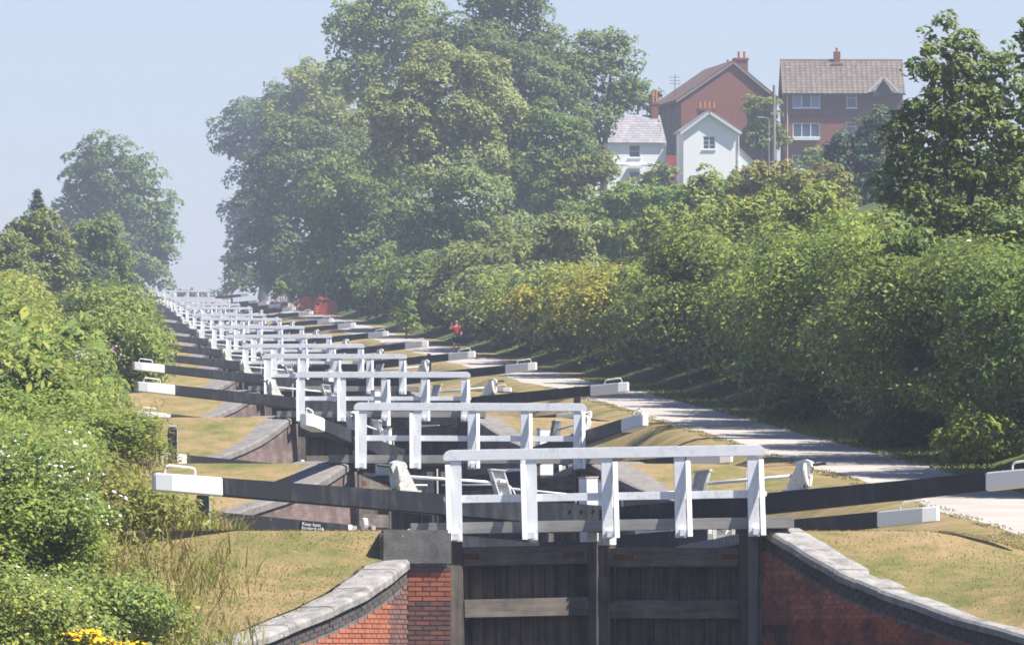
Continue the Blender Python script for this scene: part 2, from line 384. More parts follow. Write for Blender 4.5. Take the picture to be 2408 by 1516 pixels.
def gate_leaf(i, sd, kind, origin, ang, detail):
    """kind 'bottom' | 'top'; local +X runs from the hinge to the mitre, beam the other way"""
    side = 'right' if sd > 0 else 'left'
    if kind == 'bottom':
        lab = 'black and white balance beam and %s lower gate of the %s lock' % (side, ORD[i])
        if i == 1: lab = 'open %s lower gate of the second lock, beam pointing at the camera' % side
    else: lab = 'black and white beam of the %s upper gate of the %s lock' % (side, ORD[i])
    t = thing('lock_gate', lab, 'lock gate', origin, ang, 'lower lock gates up the flight' if kind == 'bottom' else 'upper lock gates up the flight')
    k = (kind, sd)
    bm_ = part('balance_beam', ('beam', sd), lambda m: add_beam(m, -3.95, 2.42, sd), M['black'], t, .018)
    w = part('white_end', ('wend', sd), lambda m: add_beam(m, -5.05, -3.95, sd, .004, True), M['white_fresh'], bm_, .02)
    part('handle', ('hand', sd), lambda m: handle(m, sd), M['white_gear'], bm_, 0, True)
    zb = -3.4 if kind == 'bottom' else -2.2
    part('heel_post', ('heel',)+k, lambda m: m.box(-.17, .15, sd*-.32, sd*.0, zb, .33), M['gatepost'], t, .02)
    if kind == 'bottom':
        mp = part('mitre_post', ('mit',)+k, lambda m: m.box(2.26, 2.45, sd*-.30, sd*.0, zb, -.2), M['gatepost'], t, .015)
        def wt(m): m.box(2.25, 2.46, sd*-.31, sd*.005, -.2, .80)
        wt_ = part('painted_top', ('mitw',)+k, wt, M['white'], mp, .012)
        part('cap', ('mitc',)+k, lambda m: m.box(2.245, 2.465, sd*-.315, sd*.01, .803, .83), M['cap'], mp)
        rails = [(-.54,-.24),(-1.35,-1.06),(-2.2,-1.9),(-3.05,-2.75)]
        for j, (a, b) in enumerate(rails):
            if j < 2 or detail: part('cross_rail', ('rail', j)+k, lambda m: m.box(.15, 2.26, sd*-.26, sd*-.005, a, b), M['gate'], t, .012)
        if detail:
            for j in range(10):
                x0 = .16+.21*j; h = random.Random(j*7+sd).uniform(-.006, .006)
                part('plank', ('plank', j)+k, lambda m: m.box(x0, x0+.2, sd*(-.34+h), sd*(-.265+h), -3.3, -.3), M['gatev'], t, .008)
            for j, (x0, x1) in enumerate([(.16,.42),(1.85,2.2)]):
                part('strap', ('strap', j)+k, lambda m: m.box(x0, x1, sd*-.004, sd*.006, -.43, -.34), M['rust'], t)
            for j in range(6):
                xx, zz = 1.85+.2*(j % 3), bz(2)-.09-.17*(j//3)
                part('bolt', ('bolt', j)+k, lambda m: m.tube([(xx, sd*.31, zz), (xx, sd*.345, zz)], .02, 8), M['iron'], bm_)
        else:
            part('plank_wall', ('body',)+k, lambda m: m.box(.15, 2.26, sd*-.34, sd*-.265, -3.3, -.3), M['gatev'], t)
        za = bz(-.8)
        ga = part('paddle_gear', ('ga',)+k, lambda m: gear_a(m, sd), M['white_gear'], t, 0, False, (-.8, 0, za+.01), (0, .085, 0))
        part('gear_disc', ('gd',)+k, lambda m: gear_disc(m, sd), M['white_gear'], ga, .01)
        part('spindle', ('gs',)+k, lambda m: spindle(m, sd), M['iron'] if i == 0 else M['white_gear'], ga)
        part('paddle_gear', ('gb',)+k, lambda m: gear_b(m, sd), M['white_grey'], t, 0, False, (.7, 0, bz(.7)+.01), (0, .085, 0))
        y = sd*.17
        part('drive_rod', ('rod',)+k, lambda m: m.tube([(-.88, y, za+.24), (.6, y, bz(.6)+.24)], .026, 8), M['white_fresh'], t, 0, True)
        part('drive_rod', ('rod2',)+k, lambda m: m.tube([(.75, y, bz(.75)+.17), (1.96, y, bz(1.96)+.14), (2.0, y, bz(2)+.11), (2.0, y, bz(2)-.01)], .017, 8), M['white_fresh'], t, 0, True)
        if i <= 3:
            for q in (.05, .32):
                part('paddle_rod', ('prod', q)+k, lambda m: m.tube([(-q+.1, sd*-.1, -.2), (-q+.1, sd*-.1, bz(0)+.42)], .014, 6), M['white_gear'], t)
    else:
        mp = part('mitre_post', ('mit',)+k, lambda m: m.box(2.26, 2.45, sd*-.30, sd*.0, zb, .55), M['gatepost'], t, .015)
        for j, (a, b) in enumerate([(-.3,-.02),(-1.3,-1.05)]):
            part('cross_rail', ('trail', j)+k, lambda m: m.box(.15, 2.26, sd*-.26, sd*-.005, a, b), M['gate'], t, .012)
        if i < 2:
            for j in range(10):
                x0 = .16+.21*j
                part('plank', ('tplank', j)+k, lambda m: m.box(x0, x0+.2, sd*-.34, sd*-.265, -2.15, -.05), M['gatev'], t, .008)
        else:
            part('plank_wall', ('tbody',)+k, lambda m: m.box(.15, 2.26, sd*-.34, sd*-.265, -2.15, -.05), M['gatev'], t)
        if i < 5:
            def hoop(m):
                for xx in (.1, .72): m.box(xx-.035, xx+.035, sd*-.42, sd*-.35, -.45, .55)
                m.box(.065, .755, sd*-.421, sd*-.349, .55, .62)
            part('hand_hoop', ('hoop',)+k, hoop, M['white'], t, .006)
            part('hand_pipe', ('pipe',)+k, lambda m: m.tube([(.12, sd*.45, -.35), (.22, sd*.45, -.1), (.32, sd*.45, .10), (.40, sd*.45, .19), (.52, sd*.45, .22), (2.1, sd*.45, .22)], .024, 8), M['white_gear'], t, 0, True)
    return t
M['cap'] = m_plain('pinkish_cap', (.62,.42,.34), .8, .2)

def rounded_board(m, x0, x1, y0, y1, z0, z1, rad, both=False):
    n = 6; poly = [(x0+.02, z0), (x1-.02, z0)] if not both else []
    if both:
        h = (z1-z0)/2
        for cx, a0 in ((x1-h, -90), (x0+h, 90)):
            for q in range(9): poly.append((cx+h*math.cos(R_(a0+q*22.5)), z0+h+h*math.sin(R_(a0+q*22.5))))
    else:
        for q in range(n+1): poly.append((x1-rad+rad*math.cos(R_(q*15)), z1-rad*.95+rad*.95*math.sin(R_(q*15))))
        for q in range(n+1): poly.append((x0+rad-rad*math.sin(R_(q*15)), z1-rad*.95+rad*.95*math.cos(R_(q*15))))
    m.prism(poly, y0, y1)
PX = [-2.30,-1.135,.035,1.165,2.30]
def footbridge(i, origin, rz, tilt):
    t = thing('footbridge', 'white railed footbridge across the tail of the %s lock' % ORD[i], 'footbridge', origin, rz, 'white footbridges stepping up the flight')
    t.rotation_euler = (0, -tilt, rz)
    part('top_rail', 'b_top', lambda m: rounded_board(m, -2.5, 2.5, -.85, -.745, 1.12, 1.29, .14), M['white_rail'], t, .006)
    part('middle_rail', 'b_mid', lambda m: rounded_board(m, -2.5, 2.52, -.752, -.70, .47, .59, .06, True), M['white_rail'], t, .004)
    for j, (y0, y1) in enumerate([(-.752,-.60),(-.59,-.44),(-.43,-.28)]):
        part('deck_plank', ('b_deck', j), lambda m: m.box(-3.02+.02*j, 2.93-.015*j, y0, y1, .03 if j else -.01, .17), M['deck'], t, .01)
    for j, x in enumerate(PX):
        p = part('post', 'b_post', lambda m: m.box(-.085, .085, -.832, -.756, -.13, 1.117), M['white'], t, .006, False, (x, 0, 0))
        sd = -1 if j < 2 else 1
        def st(m):
            a, b = .088, .170
            m.hexa([(a,-1.16,-.12),(b,-1.16,-.12),(b,-1.07,-.12),(a,-1.07,-.12),(a,-.835,1.07),(b,-.835,1.07),(b,-.76,1.07),(a,-.76,1.07)])
        def stl(m):
            a, b = -.170, -.088
            m.hexa([(a,-1.16,-.12),(b,-1.16,-.12),(b,-1.07,-.12),(a,-1.07,-.12),(a,-.835,1.07),(b,-.835,1.07),(b,-.76,1.07),(a,-.76,1.07)])
        part('strut', ('b_str', sd), st if sd > 0 else stl, M['white'], p, .006)
        part('foot_block', ('b_ft', sd), lambda m: m.box(-.03, .084, -1.12, -.84, -.11, .0) if sd > 0 else m.box(-.084, .03, -1.12, -.84, -.11, .0), M['white'], p, .006)
    return t
M['white_rail'] = m_white('white_rail_paint', (.82,.825,.825), (.38,.39,.37), .50, .78, 5)

# masonry -----------------------------------------------------------------
def poly_pts(sd, shift=0.0, t0=-.0, n=40):
    ts = np.linspace(t0, -8.2, n)
    return [(sd*(float(np.interp(t, ET, EE))+shift), float(t)) for t in ts]
def sweep(m, pts, prof, closed_ends=True):
    """pts: (x,y,z,nx,ny) along; prof: (o,h) offsets along normal and up"""
    k = len(prof)
    vs = [(x+nx*o, y+ny*o, z+h) for (x,y,z,nx,ny) in pts for (o,h) in prof]
    fs = []
    for a in range(len(pts)-1):
        for b in range(k): fs.append((a*k+b, a*k+(b+1)%k, (a+1)*k+(b+1)%k, (a+1)*k+b))
    fs.append(tuple(range(k))); e = (len(pts)-1)*k; fs.append(tuple(e+b for b in range(k-1,-1,-1)))
    m.add(vs, fs)
def wing_frame(i, sd, shift, t0, n=40, dz=0.0):
    P = poly_pts(sd, shift, t0, n); out = []
    for j, (x, y) in enumerate(P):
        a, b = P[max(j-1,0)], P[min(j+1,len(P)-1)]
        tx, ty = b[0]-a[0], b[1]-a[1]; L = math.hypot(tx, ty); tx, ty = tx/L, ty/L
        nx, ny = (-ty, tx) if sd > 0 else (ty, -tx)     # pointing away from the canal
        if nx*sd < 0: nx, ny = -nx, -ny
        out.append((x, y, float(Sz(SL[i]+y))-TL[i]+dz, nx, ny))
    return out
def wing_wall(i, sd, origin, rz):
    side = 'right' if sd > 0 else 'left'
    near = i == 0
    lab = ('curved red brick wing wall with stone coping right of the nearest gate' if sd > 0 else 'brick wing wall with lichened coping sloping down left of the nearest gate') if near else 'grey sloping wing wall on the %s below the %s lock' % (side, ORD[i])
    t = thing('wing_wall', lab, 'wall', origin, rz, 'wing walls of the locks')
    if near:
        shift, t0, dz = (0.0, 0.0, .0) if sd > 0 else (.27, -1.3, -.28)
        fr_ = wing_frame(i, sd, shift, t0, 90, dz)
        m = MB(); sweep(m, [(x,y,0,nx,ny) for (x,y,z,nx,ny) in fr_], [(.012,-3.6),(.5,-3.6),(.5,-3.0),(.012,-3.0)])
        # backing follows the coping underside
        pr = []
        vs = []; fs = []
        for (x,y,z,nx,ny) in fr_:
            vs += [(x+nx*.012,y+ny*.012,-3.2),(x+nx*.45,y+ny*.45,-3.2),(x+nx*.45,y+ny*.45,z-.16),(x+nx*.012,y+ny*.012,z-.16)]
        for a in range(len(fr_)-1):
            for b in range(4): fs.append((a*4+b, a*4+(b+1)%4, (a+1)*4+(b+1)%4, (a+1)*4+b))
        fs.append((0,1,2,3)); m.add(vs, fs)
        m.build('mortar_core', M['mortar'], t)
        # arc length table
        L = [0.0]
        for a, b in zip(fr_, fr_[1:]): L.append(L[-1]+math.hypot(b[0]-a[0], b[1]-a[1]))
        A = np.array(fr_); L = np.array(L)
        def samp(l): return [float(np.interp(l, L, A[:,k])) for k in range(5)]
        # coping stones
        nst = int(L[-1]/.62)
        for j in range(nst):
            l0, l1 = j*L[-1]/nst+.004, (j+1)*L[-1]/nst-.004
            seg = [samp(l0+(l1-l0)*q/5) for q in range(6)]
            jt = random.Random(j+sd*50); h = jt.uniform(-.008, .008)
            m = MB(); sweep(m, [(x,y,z+h,nx,ny) for (x,y,z,nx,ny) in seg], [(-.05,-.09),(.52,-.09),(.54,.05),(.06,.06),(-.01,.045),(-.045,.0)])
            m.build('coping_stone', M['stone'], t, 0, True if False else False)
        # bricks: blue courses on the slope, then coursed red brick
        bl, bhh = .225, .075
        brick = []
        nb = 0
        def put(l, z, tilt, mat, key, joined):
            x, y, zz, nx, ny = samp(l)
            tx, ty = (ny, -nx)
            ang = math.atan2(ty, tx)
            if key not in CACHE:
                mm = MB(); mm.box(-.107, .107, -.05, .05, -.033, .033); CACHE[key] = mm.mesh('brick', mat, .005)
            o = lk(bpy.data.objects.new('brick', CACHE[key]), t)
            jr = random.Random(int(l*977+z*3571))
            o.location = (x+nx*(.05+jr.uniform(-.004,.004)), y+ny*(.05+jr.uniform(-.004,.004)), z)
            o.rotation_euler = (0, tilt, ang)
        # three blue courses following the slope
        for c in range(3):
            l = .11*(c % 2)
            while l < L[-1]-.1:
                x, y, zz, nx, ny = samp(l)
                x2, y2, z2, _, _ = samp(min(l+.2, L[-1]))
                sl_ = math.atan2(zz-z2, .2)
                tx, ty = ny, -nx
                dirp = 1 if (tx*(x2-x)+ty*(y2-y)) > 0 else -1
                if zz-.13-c*.075 > -2.2: put(l, zz-.128-c*.075, sl_*dirp, M['brick_blue'], ('bk_blue',), False); nb += 1
                l += bl
        rows = int(3.0/.075)
        rest = MB()
        for rw in range(rows):
            z = -.36-rw*.075
            l = .11 if rw % 2 else 0.0
            while l < L[-1]-.1:
                x, y, zz, nx, ny = samp(l)
                top = zz-.128-3*.075+.03
                if z+.033 < top and z > -3.0:
                    if z > -1.85:
                        if nb < 290:
                            if sd < 0: mat, key = (M['brick_orange'], ('bk_or',)) if l > 1.0 else (M['brick_purple'], ('bk_pu',))
                            else: mat, key = M['brick_red'], ('bk_red',)
                            put(l, z, 0, mat, key, False); nb += 1
                        else: rest_add(rest, samp(l), z)
                    else: rest_add(rest, samp(l), z)
                l += bl
        if rest.f:
            o = rest.build('brickwork', M['brick_red_i'], t); o['kind'] = 'stuff'
        if sd > 0:
            part('fender_post', 'fender', lambda m: (m.box(2.26, 2.40, -.25, .05, -3.2, .02), m.box(2.41, 2.54, -.18, .05, -3.2, -.03)), M['fender'], t, .012)
        else:
            m = MB(); m.box(-3.5, -2.40, -1.3, .25, -.56, .01); m.build('pier_cap_stone', M['stone_dark'], t, .05)
            m = MB(); m.box(-3.3, -2.41, -1.24, .2, -3.2, -.565); m.build('pier_core', M['mortar'], t)
            for rw in range(20):
                z = -.605-rw*.075
                for q in range(3):
                    x = -2.51-.225*q-(.11 if rw % 2 else 0)
                    key = ('bk_or',) if rw > 0 and z > -1.1 else ('bk_pu',)
                    mat = M['brick_orange'] if key[0] == 'bk_or' else M['brick_purple']
                    if key not in CACHE:
                        mm = MB(); mm.box(-.107, .107, -.05, .05, -.033, .033); CACHE[key] = mm.mesh('brick', mat, .005)
                    o = lk(bpy.data.objects.new('brick', CACHE[key]), t); o.location = (x, -1.20, z)
                    if rw % 2 and q == 0:
                        o2 = lk(bpy.data.objects.new('brick', CACHE[key]), t); o2.location = (-2.458, -1.20, z); o2.scale = (.45, 1, 1)
            return t
    else:
        fr_ = [q for q in wing_frame(i, sd, 0.0, 0.0, 33) if q[1] > -6.2]
        vs = []; fs = []; m = MB()
        for (x,y,z,nx,ny) in fr_:
            vs += [(x,y,-3.6),(x+nx*.5,y+ny*.5,-3.6),(x+nx*.5,y+ny*.5,z-.1),(x,y,z-.1)]
        for a in range(len(fr_)-1):
            for b in range(4): fs.append((a*4+b, a*4+(b+1)%4, (a+1)*4+(b+1)%4, (a+1)*4+b))
        m.add(vs, fs); m.build('wall_face', M['concrete_brick'], t)
        nst = len(fr_)//3
        for j in range(nst):
            seg = fr_[j*3:j*3+4] if j < nst-1 else fr_[j*3:]
            if len(seg) < 2: continue
            m = MB(); sweep(m, seg, [(-.05,-.1),(1.25,-.1),(1.25,.05),(.04,.06),(-.04,.03)]); m.build('coping_stone', M['concrete'], t)
    return t
def rest_add(rest, sp, z):
    x, y, zz, nx, ny = sp; tx, ty = ny, -nx
    p = []
    for dz in (-.033, .033):
        for (a, b) in ((-.107,.0),(.107,.0),(.107,.1),(-.107,.1)): p.append((x+tx*a+nx*b, y+ty*a+ny*b, z+dz))
    rest.hexa(p)
M['stone_dark'] = m_stone('dark_pier_stone', (.12,.115,.108), (.25,.235,.21), True, (.08,.076,.072))
n = NT('wing_wall_brick'); c = n.coord(); br = n.n('ShaderNodeTexBrick'); mp_ = n.n('ShaderNodeMapping'); mp_.inputs['Rotation'].default_value = (math.pi/2, 0, 0)
n.l(c, mp_.inputs[0]); n.l(mp_.outputs[0], br.inputs[0]); br.inputs['Scale'].default_value = 4.4; br.inputs['Color1'].default_value = (.20,.13,.115,1); br.inputs['Color2'].default_value = (.27,.19,.17,1); br.inputs['Mortar'].default_value = (.24,.22,.20,1)
br.inputs['Mortar Size'].default_value = .015
M['concrete_brick'] = n.bsdf(n.mix(n.ramp(n.noise(c, 1.5, 5, .6), [(.42,0.0),(.62,.75)]), br.outputs[0], (.10,.085,.08)), .9, .1, n.noise(c, 30, 4, .7), .4, .01)

def lock_chamber(i, origin, rz):
    t = thing('lock_chamber', 'dark brick lock chamber with stone copings behind the %s lower gates' % ORD[i], 'lock chamber', origin, rz, 'lock chambers up the flight')
    for sd in (-1, 1):
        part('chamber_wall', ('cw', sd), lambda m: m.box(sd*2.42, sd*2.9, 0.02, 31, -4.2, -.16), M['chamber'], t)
        nst = 14
        for j in range(nst):
            y0 = .02+j*31/nst
            if i < 3: part('coping_stone', ('cc', sd, j % 3), lambda m: m.box(sd*2.36, sd*2.98, .006, 31/nst-.006, -.158, .025-.004*(j % 3)), M['stone'], t, .015, False, (0, y0, 0))
        if i >= 3: part('coping', ('ccl', sd), lambda m: m.box(sd*2.36, sd*2.98, .006, 31, -.158, .025), M['stone'], t, .015)
    part('upper_sill', 'sill', lambda m: m.box(-2.41, 2.41, 25.5, 28, -4.2, -2.25), M['chamber'], t)
    return t
def paddle_stand(i, sd, origin, rz):
    side = 'right' if sd > 0 else 'left'
    t = thing('paddle_stand', 'small white ground paddle stand on the %s of the %s lock head' % (side, ORD[i]), 'paddle stand', origin, rz, 'ground paddle stands')
    part('stand', ('ps', sd), lambda m: (m.box(-.05, .02, -.1, .1, 0, .34), m.box(.28, .35, -.1, .1, 0, .34), m.tube([(.02,0,.2),(.28,0,.2)], .07, 12), m.box(-.12, .42, -.14, .14, 0, .03)), M['white_gear'], t, .008)
    part('wheel', ('psw', sd), lambda m: m.tube([(.12,-.02,.36),(.19,.0,.36)], .12, 16), M['white_grey'], t)
    part('cog', ('psc', sd), lambda m: m.tube([(-.13,0,.2),(-.06,0,.2)], .16, 16), M['white_gear'], t)
    return t
def mooring_post(loc, label, h=.9, tilt=0):
    t = thing('mooring_post', label, 'post', loc, 0, 'black posts beside the locks')
    part('shaft', ('mp', round(h,2)), lambda m: m.box(-.1, .1, -.1, .1, -.1, h), M['black'], t, .02)
    part('white_edge', ('mpw', round(h,2)), lambda m: m.box(.1, .115, -.09, .09, -.1, h-.02), M['white_grey'], t)
    part('cap', ('mpc', round(h,2)), lambda m: m.box(-.09, .09, -.09, .09, h, h+.06), M['white_grey'] , t, .02)
    return t

random.seed(3)
for i in range(NL):
    O = W(0, SL[i], TL[i]); rz = AX
    tilt = .018 if i == 0 else random.uniform(-.006, .006)
    footbridge(i, O, rz, tilt)
    for sd in (-1, 1):
        if i == 1: a = R_(107) if sd > 0 else R_(73)
        else: a = R_(160) if sd > 0 else R_(20)
        LEAF0 = gate_leaf(i, sd, 'bottom', O+Matrix.Rotation(rz, 3, 'Z') @ Vector((sd*2.3, .95, 0)), rz+a, i <= 1)
        if i == 0 and sd < 0: LEAF0.rotation_euler = (0, -.022, LEAF0.rotation_euler.z)
        a = R_(160) if sd > 0 else R_(20)
        tp = gate_leaf(i, sd, 'top', O+Matrix.Rotation(rz, 3, 'Z') @ Vector((sd*2.3, 26.6, -.27)), rz+a, False)
        if i == 0 and sd < 0: SIGN_GATE = tp
        wing_wall(i, sd, O, rz)
        if i < 5: paddle_stand(i, sd, O+Matrix.Rotation(rz, 3, 'Z') @ Vector((sd*3.0-(0 if sd > 0 else .35), 24.3, .03)), rz)
    lock_chamber(i, O, rz)
def post_at(u, i, t, label, h):
    s = SL[i]+t; p = W(u, s, float(G(u, s))); return mooring_post(p, label, h)
post_at(-6.2, 0, 3.5, 'black post under the left lower beam of the nearest lock', .62)
post_at(-6.35, 1, 4.0, 'black post with white edge standing in the left lawn by the second lock', .85)
post_at(5.7, 2, 3.5, 'slim black post beside the right lower beam of the third lock', .95)
post_at(5.2, 4, 2.5, 'small black post by the right lower beam of the fifth lock', .95)
# warning sign on the nearest upper left beam
def sign():
    t = thing('warning_sign', 'black sign reading Keep boat forward of cill marker with warning triangle', 'sign')
    t.parent = None
    mw = SIGN_GATE
    bpy.context.view_layer.update()
    X0 = -1.75                     # along the beam, local
    t.matrix_world = mw.matrix_world @ Matrix.Translation((X0, -.335, bz(X0)-.035)) @ Matrix.Rotation(.085, 4, 'Y')
    t.scale = (1,1,1)
    m = MB(); m.box(-.50, .0, -.008, .0, -.30, .02); m.build('plate', M['signblack'], t, .003)
    for j, (txt, zz) in enumerate([('Keep boat', -.055), ('forward of', -.125), ('cill marker', -.195)]):
        cu = bpy.data.curves.new('lettering', 'FONT'); cu.body = txt; cu.size = .085; cu.extrude = .001
        tmp = bpy.data.objects.new('tmp', cu); lk(tmp); bpy.context.view_layer.update()
        me = bpy.data.meshes.new_from_object(tmp.evaluated_get(bpy.context.evaluated_depsgraph_get())); bpy.data.objects.remove(tmp)
        me.materials.clear(); me.materials.append(M['signwhite'])
        o = lk(bpy.data.objects.new('lettering', me), t); o.location = (-.48, -.011, zz); o.rotation_euler = (math.pi/2, 0, 0)
    m = MB(); m.prism([(-.155,-.22),(-.005,-.22),(-.08,-.06)], -.0125, -.0095); m.build('warning_triangle', M['signwhite'], t)
    m = MB(); m.prism([(-.125,-.205),(-.035,-.205),(-.08,-.105)], -.0145, -.013); m.build('triangle_centre', M['signpale'], t)
    return t
M['signblack'] = m_plain('sign_black', (.012,.014,.018), .5, .4, .1); M['signwhite'] = m_plain('sign_white', (.75,.76,.78), .6, .3, .1); M['signpale'] = m_plain('sign_pale', (.62,.60,.58), .6, .3, .1)
sign()
# ------------------------------------------------------------------ foliage
LEAFM = {
 'hedge':  m_leaf('leaf_hedge', (0.115,0.174,0.030), (0.263,0.323,0.053), (0.386,0.392,0.070), .3, .34, .5),
 'yellow': m_leaf('leaf_yellowing', (0.210,0.217,0.029), (0.351,0.341,0.046), (0.487,0.396,0.047), .3, .36, .5),
 'dark':   m_leaf('leaf_dark', (0.066,0.109,0.025), (0.156,0.210,0.042), None, .35, .28, .25),
 'mid':    m_leaf('leaf_mid', (0.104,0.151,0.030), (0.217,0.271,0.048), None, .3, .30, .25),
 'pale':   m_leaf('leaf_pale', (0.168,0.210,0.060), (0.309,0.338,0.090), None, .3, .30, .25),
 'bright': m_leaf('leaf_bright', (0.157,0.214,0.025), (0.305,0.343,0.038), None, .3, .36, .4),
 'bramble':m_leaf('leaf_bramble', (0.092,0.152,0.026), (0.236,0.286,0.049), (0.390,0.397,0.084), .4, .30, 1.2),
 'blue':   m_leaf('leaf_blue_green', (0.055,0.096,0.045), (0.110,0.154,0.070), None, .3, .25, .3),
 'bank':   m_leaf('leaf_bank', (0.16,0.235,0.045), (0.25,0.33,0.07), None, .2, .36, .15),
 'ash':    m_leaf('leaf_ash', (0.104,0.168,0.037), (0.213,0.280,0.066), None, .35, .36, .5),
 'moss':   m_leaf('leaf_olive', (0.154,0.168,0.035), (0.295,0.276,0.062), None, .25, .3, .5),
}
def leaf_quads(P, N, size, rng, aspect=.52, spread=.50, mul=None):
    n = len(P)
    rnd = rng.normal(size=(n,3)); rnd /= np.linalg.norm(rnd, axis=1, keepdims=True)
    d = N*.45+np.array([.10,-.12,.48])+rnd*spread; d /= np.linalg.norm(d, axis=1, keepdims=True)
    t = np.cross(d, rng.normal(size=(n,3))); t /= np.linalg.norm(t, axis=1, keepdims=True)
    b = np.cross(d, t)
    s = size*rng.uniform(.5, 1.5, (n,1))
    if mul is not None: s = s*mul[:,None]
    V = np.stack([P+t*s, P+b*s*aspect+d*s*.12, P-t*s, P-b*s*aspect+d*s*.12], 1).reshape(-1,3)
    F = np.arange(4*n).reshape(n,4)
    return V, F
LEAFCOUNT = [0]
def foliage(ells, leaf, rng, cover=.55, sub=26, sr=(.24,.42), shell=(.6,1.0), yback=.14, droop=0.0, wild=.12, bottom=None, inner=1.0):
    """ells: (centre xyz, radii xyz). clumps on each ellipsoid, leaves on each clump"""
    PP, NN, BP, BN = [], [], [], []
    for (c, rad) in ells:
        c = np.array(c); rad = np.array(rad)
        mr = float((rad[0]*rad[1]*rad[2])**(1/3))
        for k in range(sub):
            d = rng.normal(size=3); d /= np.linalg.norm(d)
            if d[2] < -.55: d[2] *= -.6
            if d[1] > .2 and rng.random() < .65: d[1] *= -1
            sc = c+d*rad*rng.uniform(*shell)
            rr = mr*rng.uniform(*sr)*np.array([1.0,1.0,rng.uniform(.62,.9)])
            n = int(cover*4*math.pi*rr[0]*rr[1]/(leaf*leaf))
            if n < 6: n = 6
            q = rng.normal(size=(n,3)); q /= np.linalg.norm(q, axis=1, keepdims=True)
            q[:,2] = np.where((q[:,2] < -.2) & (rng.random(n) < .6), -q[:,2], q[:,2])
            keep = (q[:,1] < .25) | (rng.random(n) < yback)
            q = q[keep]
            rf = np.clip(rng.normal(.95, .07, (len(q),1)), .6, 1.2)
            # stray twigs sticking out
            w = rng.random((len(q),1)) < wild*.3; rf = np.where(w, rf*rng.uniform(1.05,1.45,(len(q),1)), rf)
            p = sc+q*rr*rf
            if droop: p[:,2] -= droop*np.abs(q[:,0])*rr[0]
            PP.append(p); NN.append(q)
        # inner fill so the crown is not hollow
        n = int(inner*4*math.pi*(mr*.62)**2/(leaf*2.0)**2)
        q = rng.normal(size=(n,3)); q /= np.linalg.norm(q, axis=1, keepdims=True)
        BP.append(c+q*rad*rng.uniform(.38,.64,(n,1))); BN.append(q)
    P = np.concatenate(PP); N = np.concatenate(NN)
    inn = np.zeros(len(P), bool)
    for (c, rad) in ells: inn |= (((P-np.array(c))/np.array(rad))**2).sum(1) < .38
    k = ~inn | (rng.random(len(P)) < .12); P, N = P[k], N[k]
    nb_ = len(P); P = np.concatenate([P]+BP); N = np.concatenate([N]+BN); MU = np.ones(len(P)); MU[nb_:] = 2.0
    if bottom is not None:
        k = P[:,2] > bottom; P, N, MU = P[k], N[k], MU[k]
    return P, N, MU
def fol_obj(name, P, N, leaf, mat, parent, rng, aspect=.52, mul=None):
    o = np.array(parent.location) if parent is not None else np.zeros(3)
    V, F = leaf_quads(P-o, N, leaf, rng, aspect, mul=mul); LEAFCOUNT[0] += len(F)
    return lk(bpy.data.objects.new(name, npmesh(name, V, F, mat)), parent)
def trunk(parent, base, targets, rad, rng):
    """tapered trunk with limbs reaching into the crown; base is parent's location"""
    m = MB(); top = Vector(targets[0])-Vector(base)
    mid = top*.5+Vector((rng.normal()*.2, rng.normal()*.2, 0))
    m.tube([(0,0,-.3), tuple(mid*.4), tuple(mid), tuple(top)], [rad*1.25, rad, rad*.75, rad*.25], 9)
    for tg in targets[1:]:
        e = Vector(tg)-Vector(base); st = mid*rng.uniform(.7, 1.15)
        m.tube([tuple(st), tuple(st.lerp(e, .5)+Vector((0,0,.25*abs(rad)*4))), tuple(e)], [rad*.5, rad*.32, rad*.1], 7)
    return m.build('trunk', M['bark'], parent, 0, True)
def tree(label, ellpx, r, kind, seed, cover=.5, sub=26, leafk=.033, cat='tree', group=None, droop=0, name='tree', sr=(.24,.42), depth=.85, trunk_r=None, ground_r=None, wild=.12, skirt=True):
    """ellpx: (cx,cy,rx,ry[,dr]) in view pixels at 180*r metres"""
    rng = np.random.default_rng(seed); leaf = leafk*r; ells = []
    for e in ellpx:
        rr = r+(e[4] if len(e) > 4 else 0)
        c = at(e[0], e[1], rr); k = rr/KP
        rx, rz_ = e[2]*k, e[3]*k; ry = depth*rx
        ells.append(((c.x, c.y, c.z), (rx, ry, rz_)))
    c0 = ells[0][0]; bx = float(np.mean([e[0][0] for e in ells])); by = float(np.mean([e[0][1] for e in ells]))
    gz = Gxy(bx, by)
    t = thing(name, label, cat, (bx, by, gz), 0, group)
    P, N, MU = foliage(ells, leaf, rng, cover, sub, sr, droop=droop, bottom=gz-.2, wild=wild)
    fol_obj('crown' if name == 'tree' else 'foliage', P, N, leaf, LEAFM[kind], t, rng, mul=MU)
    hgt = max(e[0][2] for e in ells)-gz
    tr = trunk_r or max(.06, .022*hgt)
    trunk(t, (bx, by, gz), [e[0] for e in sorted(ells, key=lambda q: -q[0][2])], tr, rng)
    return t
